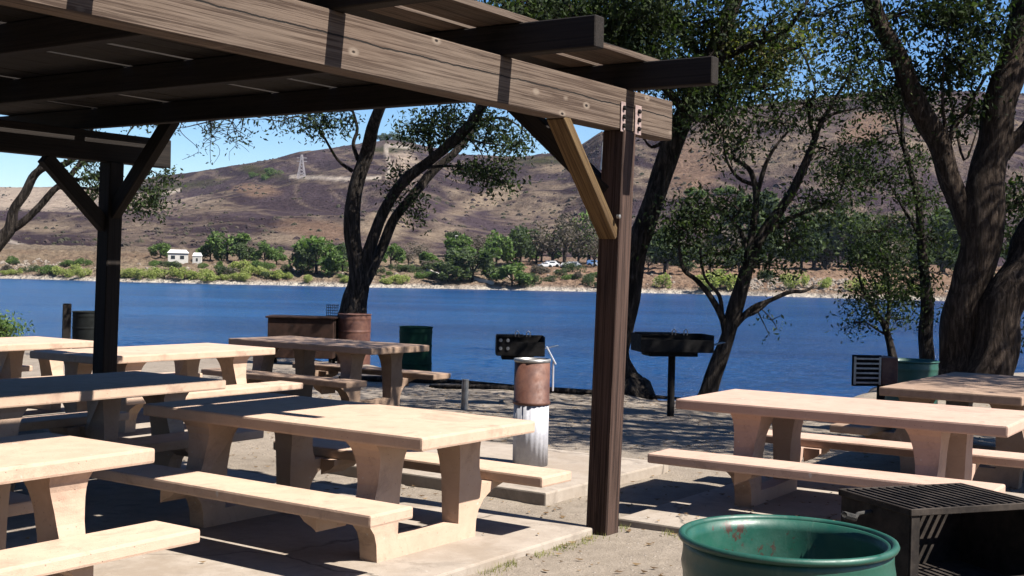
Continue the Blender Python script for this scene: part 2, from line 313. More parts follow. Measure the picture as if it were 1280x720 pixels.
def hill_col(u, y, z, q):
    d = Vector((((u-640)/F)*y, y, z)) - CAMP; vv = 360 - F*d.dot(CU)/d.dot(_f); uu = 640 + F*d.dot(CR)/d.dot(_f)
    x = d.x; P_ = Vector((x, y, 0))
    n1 = mn.noise(P_*.012)+.5*mn.noise(P_*.035)+.35*mn.noise(P_*.09); n2 = mn.noise(P_*.2+Vector((9, 0, 0)))
    n3 = 1-2*abs(mn.noise(Vector((x*.022+y*.012, y*.006, 5)))); n4 = 1-2*abs(mn.noise(Vector((x*.07+y*.03, y*.02, 8))))
    if q < 3.0: return lerp((.52, .47, .40), (.27, .2, .15), (q-1.6)/.9 + n2)
    if q < 85:
        c = lerp((.22, .155, .11), (.33, .26, .18), .5+n1+.4*n2)
        if q > 55: c = lerp(c, (.2, .16, .13), .6)
        if uu > 640: c = lerp(c, (.31, .185, .13), .45+.5*n1)
        return c
    c = lerp(PUR, PUR2, .5+1.1*n1+.4*n3)
    c = lerp(c, TAN, max(0, n4-.72+.3*n1)*1.8); c = lerp(c, TAN, max(0, n3-.82+.2*n2)*2.1); c = lerp(c, (.05, .034, .036), max(0, .22-n3)*.9)  # pale scars, and gully shade put into the slope colour
    for (cx, cy, rx, ry, sx, cc, sh) in ELL:
        du = (uu-cx); dv = (vv-cy) - sh*du*.6; e = (du/rx)**2+(dv/ry)**2
        if e < 2: c = lerp(c, cc, (1.15-e)*1.1*sx + .9*n1*sx*(1 if e < 1.4 else .4) + .5*n2)
    for rd in ROADS:
        for i in range(len(rd)-1):
            dd = seg_d(uu, vv, rd[i], rd[i+1])
            if dd < 3.2: c = lerp(c, (.50, .43, .36), 1.5-dd/2.1)
    return c
rows = len(HT)+len(KT)+len(KT2)
for u in US:
    ysh = shore_y(u); yb = ysh+85; yr = np.interp(u, RU, RY)
    for t in HT: y = ysh+t; z = hill_z(u, y); V.append(((u-640)/F*y, y, z)); CO.append(hill_col(u, y, z, t))
    for k in list(KT)+list(KT2): y = yb+(yr-yb)*k; z = hill_z(u, y); V.append(((u-640)/F*y, y, z)); CO.append(hill_col(u, y, z, 90))
Fc = [(i*rows+j, (i+1)*rows+j, (i+1)*rows+j+1, i*rows+j+1) for i in range(len(US)-1) for j in range(rows-1)]
m, n, p = mat('hillside', 1, spec=0)
at_ = n.nodes.new('ShaderNodeAttribute'); at_.attribute_name = 'Col'; v = coords(n)
a = noise(n, v, .12, 6, .75); b = noise(n, v, .7, 4, .7)
col = mix(n, ramp(n, a, [(.45, (0, 0, 0)), (.62, (.55, .55, .55))]), at_.outputs['Color'], mix(n, 1, at_.outputs['Color'], (.55, .5, .5), 'MULTIPLY'))
col = mix(n, ramp(n, b, [(.55, (0, 0, 0)), (.75, (.3, .3, .3))]), col, (.2, .16, .12))
vo = n.nodes.new('ShaderNodeTexVoronoi'); vo.inputs['Scale'].default_value = .42; n.links.new(coords(n, (1, .6, 1)), vo.inputs['Vector'])
dots = ramp(n, mathn(n, 'ADD', vo.outputs['Distance'], mathn(n, 'MULTIPLY', a, .5)), [(.42, (1, 1, 1)), (.62, (0, 0, 0))])
col = mix(n, mathn(n, 'MULTIPLY', dots, .75), col, mix(n, 1, col, (.55, .53, .55), 'MULTIPLY')); n.links.new(col, p.inputs['Base Color'])
bump(n, p, mathn(n, 'ADD', a, mathn(n, 'MULTIPLY', b, .4)), 1, 4)
hl = obj('hills', (V, Fc), m, smooth=True); tag(hl, kind='structure')
ca = hl.data.color_attributes.new('Col', 'FLOAT_COLOR', 'POINT'); ca.data.foreach_set('color', np.array([(*c, 1) for c in CO], dtype=np.float32).ravel())
# scrub on the slope: uncountable little bushes, one object
def blob(V, Fc, c, r, rnd, h=.7):
    b = len(V); k = 6; ph = rnd.random()*6
    V.append((c[0], c[1], c[2]+r*h*(1+.2*rnd.random())))
    for lv, (rr, zz) in enumerate(((.75, .55), (1, .1))):
        for i in range(k):
            q = r*rr*(.75+.5*rnd.random()); V.append((c[0]+q*math.cos(ph+i*2*PI/k+lv*.5), c[1]+q*math.sin(ph+i*2*PI/k+lv*.5), c[2]+r*h*zz+(.0 if lv == 0 else -.3*r)))
    for i in range(k):
        j = (i+1) % k; Fc.append((b, b+1+i, b+1+j)); Fc.append((b+1+i, b+1+k+i, b+1+k+j, b+1+j))
V = []; Fc = []
for i in range(9000):
    u = R.uniform(-300, 1500); k = R.random()**1.2; ysh = shore_y(u); yb = ysh+85; yr = float(np.interp(u, RU, RY)); y = yb+(yr-yb)*k
    x = (u-640)/F*y
    if mn.noise(Vector((x*.02, y*.02, 3)))+R.uniform(-.3, .3) < .02: continue
    if u < 250 and k > .6: continue
    blob(V, Fc, (x, y, hill_z(u, y)), R.uniform(.4, 1.1)*(1 if R.random() < .97 else 1.7), R)
M_SCRUB = leafmat('hill_scrub', [(.05, .036, .038), (.065, .045, .045), (.05, .05, .03), (.09, .07, .055)], 0)
tag(obj('scrub', (V, Fc), M_SCRUB), 'low dark purplish scrub dotted over the dry hillside', 'scrub', kind='stuff')
# ------------------------------------------------------------------ picnic tables (local x = long axis)
def frame_bm(W, th=.145, tt=.07, side=1):
    bm = bmesh.new(); hb, tb, H = .42, .065, .76; k = W/1.05
    half = [(0, 0), (.44*k, 0), (.45*k, .14), (.47*k, .20), (.52*k, .26), (.60*k, .305), (.72*k, .335), (.80*k, .34), (.80*k, hb-tb), (.50*k, hb-tb),
            (.475*k, .40), (.46*k, .46), (.455*k, .52), (.452*k, .57), (.455*k, .61), (.468*k, .65), (.50*k, H-tt), (.19*k, H-tt), (.225*k, .65), (.245*k, .61), (.255*k, .57), (.262*k, .52), (.266*k, .46), (.27*k, .40), (.272*k, .30), (.275*k, .145), (0, .14)]
    for s in (-1, 1):
        def hx(y, z, in_):
            t_ = max(0, (z-.16)/.53); up_ = y < .505*k and z > .3
            return th/2*(.84+.2*min(t_, 1)) + ((.06 if in_ else .012)*max(0, (t_-.35)/.65)**2.2 if up_ else 0)
        v0 = [bm.verts.new((-hx(y, z, side < 0), s*y, z)) for y, z in half]; v1 = [bm.verts.new((hx(y, z, side > 0), s*y, z)) for y, z in half]
        bm.faces.new(v0); bm.faces.new(list(reversed(v1)))
        for i in range(len(half)-1): bm.faces.new((v0[i], v0[i+1], v1[i+1], v1[i]))
        # corbels that swell inwards under the top and under the bench
        for (y0, y1, zt, dz, dx) in ((.55*k, .78*k, hb-tb-.002, .085, .12),):
            pr = [(0, zt), (dx, zt), (dx, zt-dz*.42), (dx*.72, zt-dz*.75), (dx*.25, zt-dz), (0, zt-dz*1.25)]
            a_ = [bm.verts.new((side*(th/2-.003+x), s*y0, z)) for x, z in pr]; b_ = [bm.verts.new((side*(th/2-.003+x), s*y1, z)) for x, z in pr]
            bm.faces.new(a_); bm.faces.new(b_)
            for i in range(len(pr)): j = (i+1) % len(pr); bm.faces.new((a_[i], a_[j], b_[j], b_[i]))
    bmesh.ops.remove_doubles(bm, verts=bm.verts, dist=.0008)
    return bm
def slab_bm(L, W, T, z, y=0, bev=.013):
    bm = bmesh.new(); box(bm, (L, W, T), (0, y, z-T/2), None, bev, 2); return bm
def table(label, m, c, rz, L=2.21, W=1.05, gap=.07, wb=.33, inset=.35, group='concrete picnic tables with fixed benches', z=0):
    t = thing('picnic_table', label, 'picnic table', (c[0], c[1], z), rz, group)
    obj('tabletop', slab_bm(L, W, .072, .76), m, t)
    for s in (-1, 1):
        obj('bench', slab_bm(L+.02, wb, .065, .42, s*(W/2+gap+wb/2)), m, t)
        f = obj('support_frame', frame_bm(W, side=-s), m, t, loc=(s*(L/2-inset-.07), 0, 0))
    return t
def yawd(a): return a
cA = Vector((math.cos(.963), math.sin(.963), 0)); cB = Vector((-math.sin(.963), math.cos(.963), 0))
c = Vector((-.4447, 6.4101, 0)) + cA*.5265 + cB*1.105
SL = .04
table('foreground cream concrete picnic table with its top half sunlit and half in roof shade', M_CREAM, c, .963+PI/2)
cA = Vector((math.cos(.9986), math.sin(.9986), 0)); cB = Vector((-math.sin(.9986), math.cos(.9986), 0))
c = Vector((3.0188, 7.5342, 0)) + cA*.5265 + cB*1.105
table('pinkish sunlit concrete picnic table right of the wooden post, behind the green barrel', M_PINK, c, .9986+PI/2, inset=.42)
c = ab(-2.785-1.105, 1.265); table('sunlit concrete picnic table cut off by the left edge, nearest to the camera', M_CREAM, c, YAW, W=.83, gap=.0, wb=.31)
c = ab(-.14-1.105, 3.24+.525); table('shaded concrete picnic table under the roof with a strip of sun along its front edge', M_CREAM, c, YAW)
c = ab(2.74-1.105, 5.62+.525); table('sunlit cream concrete picnic table directly behind the dark left post', M_CREAM, c, YAW)
c = ab(1.96-1.105, 7.6+.5); table('sunlit cream concrete picnic table at the far left, behind the left post', M_CREAM, c, YAW)
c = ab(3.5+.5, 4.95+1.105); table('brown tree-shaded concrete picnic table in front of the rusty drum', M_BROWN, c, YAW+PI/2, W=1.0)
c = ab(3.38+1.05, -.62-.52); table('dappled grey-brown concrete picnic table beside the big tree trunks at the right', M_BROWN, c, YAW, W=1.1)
# ------------------------------------------------------------------ concrete slabs
def pad(name, a0, a1, b0, b1, h, lab=None, rough=.012):
    bm = bmesh.new(); box(bm, (a1-a0, b1-b0, h+.2), (0, 0, (h-.2)/2), None, rough, 2)
    o = obj(name, bm, M_SLAB, loc=ab((a0+a1)/2, (b0+b1)/2), rot=(0, 0, YAW)); tag(o, kind='structure'); return o
pad('slab', -9, .06, .10, 7.2, .045); pad('slab', .64, 2.5, .86, 2.9, .085); pad('slab', .36, 3.2, -4.2, .13, .05); pad('slab', .5, 3.1, 5.1, 9.3, .03)
# ------------------------------------------------------------------ the shelter
sh = thing('pergola', 'weathered timber picnic shelter with a slatted roof, heavy beams and braced posts', 'shelter', ab(0, 0), YAW)
def lb(name, p, q, wd, th, m, bev=.006, parent=sh, up=Vector((0, 0, 1)), sag=0):   # a straight timber between two points (shelter frame), its own axis along local x
    p = Vector(p); q = Vector(q); x = (q-p).normalized(); y = up.cross(x)
    if y.length < .01: y = Vector((0, 1, 0))
    y.normalize(); z = x.cross(y); L_ = (q-p).length
    bm = bmesh.new(); box(bm, (L_, wd, th), (0, 0, 0), None, bev, 1)
    if L_ > 3: bmesh.ops.bisect_plane(bm, geom=bm.verts[:]+bm.edges[:]+bm.faces[:], plane_co=(0, 0, 0), plane_no=(1, 0, 0))
    for v in bm.verts: # slightly uneven old timber
        v.co += Vector((0, mn.noise(v.co*3+p)*.004, mn.noise(v.co*3+p+Vector((5, 5, 5)))*.004))
    o = obj(name, bm, m, parent); o.matrix_local = Matrix.Translation((p+q)/2) @ Matrix((x, y, z)).transposed().to_4x4(); return o
ZB, ZT = 2.52, 2.78; LEAN = .085
posts = [(0.08, .08, LEAN), (.6-.08, 5.55, .05), (-6.5, .08, 0), (-6.5, 5.55, 0)]
for i, (a, b, ln) in enumerate(posts):
    lb('post', (a, b, 0), (a+ln, b-ln*.1, ZB+.0), .155, .155, M_POST if i == 0 else M_SHADEWOOD, .008, up=Vector((0, 1, 0)))
lb('beam', (-9.2, .075, (ZB+ZT)/2), (.765, .075, (ZB+ZT)/2), .13, ZT-ZB, M_BEAM, .007)
lb('beam', (-9.2, 5.56, (ZB+ZT)/2), (1.2, 5.56, (ZB+ZT)/2), .13, ZT-ZB, M_SHADEWOOD, .007)
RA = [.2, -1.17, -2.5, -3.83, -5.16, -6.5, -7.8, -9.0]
for i, a in enumerate(RA): lb('rafter', (a, -.56, 2.78+.083), (a, 6.7, 2.78+.083), .092, .166, M_SHADEWOOD, .006)
bpos = -.09; gaps = {}
GB = [.235, 1.375, 2.5, 3.1, 5.27, 4.35]; edges = []
x = -.10; seq = []
while x < 6.5:
    ng = min([g_ for g_ in GB if g_ > x+.03], default=99); wdt = R.choice([.185, .19, .24])
    gw = .045 if ng == 1.375 else .026
    if x + wdt > ng-.10: seq.append((x, ng-gw)); x = ng+gw
    else: seq.append((x, x+wdt)); x += wdt+R.uniform(.002, .006)
for (s0, s1) in seq:
    if s1-s0 < .05: continue
    zz = 2.946+R.uniform(0, .004)
    e = .58 if s0 < 2.6 else .98
    lb('roof_board', (-9.3, (s0+s1)/2, zz+.02), (e+R.uniform(-.03, .04), (s0+s1)/2+R.uniform(-.002, .002), zz+.02), s1-s0, .038, M_BEAM if s0 < .4 else M_SHADEWOOD, .003)  # front boards keep the lit wood, the rest take the shade-dark colour
# braces
lb('brace', (.075, .075, 1.86), (-.56, .075, 2.535), .12, .065, M_BRACE, .004)
lb('brace', (.12, .12, 2.12), (.17, .98, 2.83), .09, .12, M_SHADEWOOD, .005)
lb('brace', (.56, 5.56, 1.90), (-.12, 5.56, 2.515), .09, .12, M_SHADEWOOD, .005)
lb('brace', (.56, 5.50, 2.06), (.50, 4.66, 2.87), .09, .13, M_SHADEWOOD, .005)
for a, b in ((-6.5, .08), (-6.5, 5.56)): lb('brace', (a+.05, b, 1.95), (a+.65, b, 2.515), .09, .12, M_SHADEWOOD)
# post cap plates with bolts at the front corner
for a0, a1 in ((.06, .115), (.24, .32)):
    bm = bmesh.new(); box(bm, (a1-a0, .006, .185), ((a0+a1)/2, .004, 2.60), None, .002)
    pl = obj('bracket_plate', bm, M_GALV, sh)
    for zz in (2.545, 2.60, 2.655):
        bm = bmesh.new(); box(bm, (.024, .02, .024), ((a0+a1)/2, -.006, zz), Matrix.Rotation(.4, 4, 'Y'), .004); obj('bolt', bm, M_BLACK, pl)
bm = bmesh.new(); lathe(bm, [(0, 0), (.014, 0), (.014, .02), (0, .024)], 6); o = obj('bolt', bm, M_STEEL, sh); o.matrix_local = Matrix.Translation((.03, -.004, 1.98)) @ Matrix.Rotation(PI/2, 4, 'X')
# ------------------------------------------------------------------ barrels
def barrel(label, m, loc, d=.585, h=.88, rz=0, group=None, nm='trash_barrel', cat='barrel', lining=None):
    t = thing(nm, label, cat, loc, rz, group); r = d/2; ps = Vector(loc)*3; pr = [(0, .02), (r-.012, .02), (r, .0)]
    nz = 60
    for i in range(1, nz):
        z = h*i/nz; q = r
        for zc in (h*.335, h*.665): q += .011*math.exp(-((z-zc)/.011)**2)
        if z > h-.10: q += .005*math.exp(-((z-(h-.075))/.02)**2)
        pr.append((q, z))
    pr += [(r-.004, h-.012)]; bm = bmesh.new(); lathe(bm, pr + [(r-.004, h), (r-.018, h), (r-.022, h-.03), (r-.022, .05), (0, .04)], 96)
    for v_ in bm.verts: 
        k_ = v_.co.xy.length
        if k_ > .1: q_ = (mn.noise(v_.co*2.6+ps)*.011 + mn.noise(v_.co*7+ps)*.004)*min(1, (h-v_.co.z)*8+.15); v_.co.x *= 1+q_/k_; v_.co.y *= 1+q_/k_
    obj('drum', bm, m, t, True)
    bm = bmesh.new(); K = 72; mr = 8
    rg = [[bm.verts.new(((r+.002+.0105*math.cos(2*PI*j/mr))*math.cos(2*PI*k/K), (r+.002+.0105*math.cos(2*PI*j/mr))*math.sin(2*PI*k/K), h+.0105*math.sin(2*PI*j/mr))) for j in range(mr)] for k in range(K)]
    for k in range(K):
        for j in range(mr): bm.faces.new((rg[k][j], rg[(k+1) % K][j], rg[(k+1) % K][(j+1) % mr], rg[k][(j+1) % mr]))
    obj('rim', bm, m, t, True)
    return t
bc = at(983, 700, 3.42); barrel('open green trash barrel close to the camera, cut by the bottom edge', M_GREEN, (bc.x, bc.y, .035), d=.57)
b2 = at(1138, 460, 13.4); barrel('green trash barrel standing behind the grey-brown table, in front of the big tree trunks', M_GREEN, (b2.x, b2.y, gz(b2.x, b2.y)-.06), h=.83, d=.57)
b3 = at(520, 420, 20.2); barrel('dark green trash barrel near the water, right of the brown tree-shaded table', M_DGREEN, (b3.x, b3.y, gz(b3.x, b3.y)-.02), d=.53)
b4 = at(110, 405, 23.5); barrel('black trash barrel partly behind the dark left post', M_BLKDRUM, (b4.x, b4.y, gz(b4.x, b4.y)), d=.56, h=.9)
b5 = at(443, 405, 23.6); barrel('rusty brown steel drum at the foot of the forked tree', M_RUST, (b5.x, b5.y, gz(b5.x, b5.y)), d=.62, h=.95, nm='steel_drum')
# ------------------------------------------------------------------ near grill
def grate(bm, w_, d_, z, nb=22, r=.0055, along='y'):
    for i in range(nb):
        x = -w_/2 + w_*(i+.5)/nb; tube(bm, [(x, -d_/2, z), (x, d_/2, z)], r, 6)
    for y in (-d_/2+.005, -d_/6, d_/6, d_/2-.005): tube(bm, [(-w_/2, y, z-.011), (w_/2, y, z-.011)], .006, 6)
def coil(bm, p, q, r=.016, turns=9, wr=.0035):
    p = Vector(p); q = Vector(q); x = (q-p).normalized(); y = x.cross(Vector((0, 0, 1))).normalized(); z = x.cross(y)
    pts = [p+(q-p)*(i/(turns*8)) + (y*math.cos(i*PI/4)+z*math.sin(i*PI/4))*r for i in range(turns*8+1)]; tube(bm, pts, wr, 5)
gc = Vector((1.243, 3.84, 0)); gr = math.atan2(.357, .934)
g = thing('park_grill', 'black iron grill with an open front and bar grate beside the green barrel', 'grill', (gc.x, gc.y, .0), gr)
Wg, Dg, zt, hb_ = .50, .35, .913, .26
bm = bmesh.new()
box(bm, (.006, Dg, hb_), (.003, Dg/2, zt-hb_/2), None, .001); box(bm, (.006, Dg, hb_), (Wg-.003, Dg/2, zt-hb_/2), None, .001)
box(bm, (Wg-.014, .006, hb_), (Wg/2, Dg-.003, zt-hb_/2), None, .001); box(bm, (Wg-.014, Dg-.008, .006), (Wg/2, Dg/2-.004, zt-hb_+.003), None, .001)
box(bm, (.032, .006, hb_), (.018, -.0035, zt-hb_/2), None, .001); box(bm, (.032, .006, hb_), (Wg-.018, -.0035, zt-hb_/2), None, .001)
obj('firebox', bm, M_GRILL, g)
bm = bmesh.new(); box(bm, (Wg-.07, .006, .04), (Wg/2, -.0035, zt-hb_+.02), None, .001); obj('ash_lip', bm, M_GRILL, g)
bm = bmesh.new(); grate(bm, Wg-.02, Dg, zt+.008, 15, .0085)
box(bm, (Wg+.01, .008, .022), (0, -Dg/2-.008, zt+.004), None, .002); box(bm, (Wg+.01, .008, .022), (0, Dg/2+.008, zt+.004), None, .002)
box(bm, (.008, Dg+.008, .022), (-Wg/2-.001, 0, zt+.004), None, .002); box(bm, (.008, Dg+.008, .022), (Wg/2+.001, 0, zt+.004), None, .002)
gg = obj('grate', bm, M_GRILL, g, loc=(Wg/2, Dg/2, 0))
for yy in (.19,):
    bm = bmesh.new(); tube(bm, [(.0, yy, zt-.03), (-.05, yy, zt-.035), (-.075, yy-.01, zt-.05)], .007, 8); coil(bm, (-.07, yy-.008, zt-.046), (-.125, yy-.03, zt-.03), .0105, 8, .0028); obj('handle', bm, M_DST, g)
for k in range(4):  # pale steel dots stand in for bright holes in the flange
    bm = bmesh.new(); box(bm, (.012, .014, .012), (Wg-.018, -.012, zt-.045-.055*k), None, .003); obj('stud', bm, M_STEEL, g)
bm = bmesh.new(); tube(bm, [(Wg/2, Dg/2, -.1), (Wg/2, Dg/2, zt-hb_)], .038, 16); obj('pedestal', bm, M_GRILL, g)
# pedestal grills further off
def grill(label, p, rz, w_=.6, d_=.38, top=.9, h=.18, bars='loop', group='pedestal grills', grid=False):
    z0 = gz(p[0], p[1]); g = thing('pedestal_grill', label, 'grill', (p[0], p[1], z0), rz, group)
    bm = bmesh.new(); t = .008
    box(bm, (w_, t, h), (0, d_/2, top-h/2), None, .002); box(bm, (t, d_-.01, h), (-w_/2+.004, -.001, top-h/2), None, .002); box(bm, (t, d_-.01, h), (w_/2-.004, -.001, top-h/2), None, .002)
    box(bm, (w_-.02, d_-.01, t), (0, -.002, top-h), None, .002)
    box(bm, (w_-.02, t, h*.72), (0, -d_/2, top-h+h*.36), None, .002)
    box(bm, (w_*.66, d_*.8, .05), (-.03, 0, top-h-.028), None, .004); obj('firebox', bm, M_BLACK, g)
    bm = bmesh.new(); tube(bm, [(0, 0, -.1), (0, 0, top-h-.05)], .042, 14); obj('post', bm, M_BLACK, g)
    bm = bmesh.new(); grate(bm, w_*.55, d_*.9, top+.01, 12, .006); obj('grate', bm, M_BLACK, g, loc=(-w_*.2, 0, 0))
    for xx in (-.05, .09):
        bm = bmesh.new(); pts = [(xx-.02, -d_/2, top), (xx-.022, -d_/2-.01, top+.05), (xx, -d_/2-.012, top+.07), (xx+.022, -d_/2-.01, top+.05), (xx+.02, -d_/2, top)]; tube(bm, pts, .006, 6); obj('handle', bm, M_STEEL, g)
    bm = bmesh.new(); box(bm, (.2, .12, .006), (w_/2+.08, -.05, top-h*.55), Matrix.Rotation(-.25, 4, 'Y'), .002); obj('side_shelf', bm, M_STEEL, g)
    return g
p = atz(838, 520, -.03); grill('wide black pedestal grill between the wooden post and the leaning dark tree', p, .18, .88, .42, .96, .2)
p = at(649, 470, 15.6); gq = grill('black pedestal grill standing just behind the brown and white ash bin', p, .05, .60, .4, .87, .24)
for (xx, zz) in ((-.25, .82), (-.25, .72), (-.16, .82), (-.16, .72)):
    bm = bmesh.new(); lathe(bm, [(0, 0), (.022, 0), (.022, .008), (0, .01)], 10); o = obj('stud', bm, M_STEEL, gq); o.matrix_local = Matrix.Translation((xx, -.208, zz)) @ Matrix.Rotation(PI/2, 4, 'X')
# slotted grill at the right behind the dappled table
p = at(1084, 480, 12.0); g = thing('slotted_grill', 'small slotted black grill with a rusty bracket, left of the second green barrel', 'grill', (p.x, p.y, gz(p.x, p.y)), .1)
bm = bmesh.new()
for k in range(6): box(bm, (.27, .008, .018), (0, 0, .86-.046*k), None, .002)
for xx in (-.125, .125): box(bm, (.02, .014, .27), (xx, .002, .745), None, .002)
obj('slotted_panel', bm, M_STEEL, g)
bm = bmesh.new(); box(bm, (.29, .01, .3), (0, .03, .745), None, .002); obj('back_plate', bm, M_BLACK, g)
bm = bmesh.new(); box(bm, (.16, .32, .26), (.22, .15, .745), None, .004); obj('firebox', bm, M_RUST, g)
bm = bmesh.new(); tube(bm, [(.2, .15, -.1), (.2, .15, .64)], .04, 12); obj('post', bm, M_BLACK, g)
# long fire box by the forked tree
p = at(379, 410, 23.4); g = thing('group_grill', 'long dark steel fire box with an upright grate, left of the rusty drum', 'grill', (p.x, p.y, gz(p.x, p.y)), 0)
bm = bmesh.new(); box(bm, (1.22, .6, .74), (0, 0, .50), None, .01); obj('firebox', bm, M_BOXR, g)
bm = bmesh.new(); box(bm, (1.3, .68, .035), (0, 0, .887), None, .008); obj('top_plate', bm, M_BOXR, g)
for sx in (-.55, .55):
    for sy in (-.2, .2): bm = bmesh.new(); box(bm, (.06, .06, .2), (sx, sy, .04)); obj('leg', bm, M_BLACK, g)
bm = bmesh.new()
for k in range(7): tube(bm, [(.42+.035*k, .1, .9), (.42+.035*k, .1, 1.13)], .006, 5)
for k in range(5): tube(bm, [(.41, .1, .92+.05*k), (.64, .1, .92+.05*k)], .006, 5)
obj('grate', bm, M_BLACK, g)
# ash bin
p = atz(662.5, 581, .085); t = thing('ash_bin', 'tall round hot-coal bin, rust brown above and scuffed white below, on the small slab', 'ash bin', (p.x, p.y, .085), 0)
r = .138
bm = bmesh.new(); K = 64
lathe(bm, [(0, 0), (r, 0), (r, .50), (r*.9, .50)], K)
for v in bm.verts:
    if v.co.z < .51 and v.co.xy.length > r*.95: a_ = math.atan2(v.co.y, v.co.x); v.co.xy *= 1+.018*math.cos(a_*20)
obj('lower_pipe', bm, M_WHITEP, t, True)
bm = bmesh.new(); lathe(bm, [(r+.004, .485), (r+.012, .49), (r+.012, .51), (r+.004, .515), (r+.004, .83), (r-.008, .83), (r-.008, .5)], K); obj('upper_drum', bm, M_RUST, t, True)
bm = bmesh.new(); lathe(bm, [(r+.005, .822), (r+.009, .826), (r+.009, .848), (r-.002, .85), (r-.012, .845), (r-.012, .81)], K); obj('rim', bm, M_STEEL, t, True)
bm = bmesh.new(); box(bm, (.012, .06, .16), (r+.012, .03, .875), Matrix.Rotation(-.5, 4, 'Y'), .003); box(bm, (.014, .05, .24), (r+.03, .03, .71), None, .003); obj('lid_hinge', bm, M_WHITEP, t)
# bollard and wooden posts
p = atz(580, 513, -.05); bm = bmesh.new(); tube(bm, [(0, 0, -.1), (.005, 0, .2), (.01, 0, .36)], [.045, .043, .042], 12, wob=.05)
tag(obj('bollard', bm, M_STEEL, loc=(p.x, p.y, gz(p.x, p.y)), smooth=False), 'short grey weathered bollard standing alone on the bare dirt', 'bollard')
p = at(83, 400, 24.5); bm = bmesh.new(); box(bm, (.16, .14, 1.25), (0, 0, .4), None, .012); tag(obj('wooden_post', bm, M_SHADEWOOD, loc=(p.x, p.y, gz(p.x, p.y)), rot=(0, .01, .3)), 'square grey wooden post by the water, left of the black barrel', 'post')
# ------------------------------------------------------------------ near trees
def leaves(cs, rad, n, size, droop=.4, seed=1):
    """cs: (m,3) spray centres -> rhombic leaves scattered round them"""
    rs = np.random.RandomState(seed); cs = np.repeat(np.asarray(cs, float), n, 0); m_ = len(cs)
    c = cs + rs.normal(size=(m_, 3))*rad*np.array([1, 1, .75])
    d = rs.normal(size=(m_, 3)); d[:, 2] -= droop*1.2; d /= np.linalg.norm(d, axis=1)[:, None]
    e = np.cross(d, rs.normal(size=(m_, 3))); e /= np.linalg.norm(e, axis=1)[:, None]
    s = (size*rs.uniform(.6, 1.35, m_))[:, None]; nrm = np.cross(d, e)
    a = c - d*s*.5; b = c + d*s*.5; mid = c - d*s*.05 - nrm*s*.06
    V = np.stack([a, mid+e*s*.2, b, mid-e*s*.2], 1).reshape(-1, 3); Fc = np.arange(m_*4).reshape(-1, 4)
    return V, Fc
def fastmesh(name, V, Fc, m, parent, loc=None):
    me = bpy.data.meshes.new(name); me.vertices.add(len(V)); me.vertices.foreach_set('co', np.asarray(V, dtype=np.float32).ravel())
    k = Fc.shape[1]; me.loops.add(len(Fc)*k); me.loops.foreach_set('vertex_index', Fc.astype(np.int32).ravel())
    me.polygons.add(len(Fc)); me.polygons.foreach_set('loop_start', np.arange(len(Fc), dtype=np.int32)*k); me.update(calc_edges=True); me.validate()
    me.materials.append(m); o = bpy.data.objects.new(name, me); COL.objects.link(o)
    if parent: o.parent = parent
    if loc is not None: o.location = loc
    return o
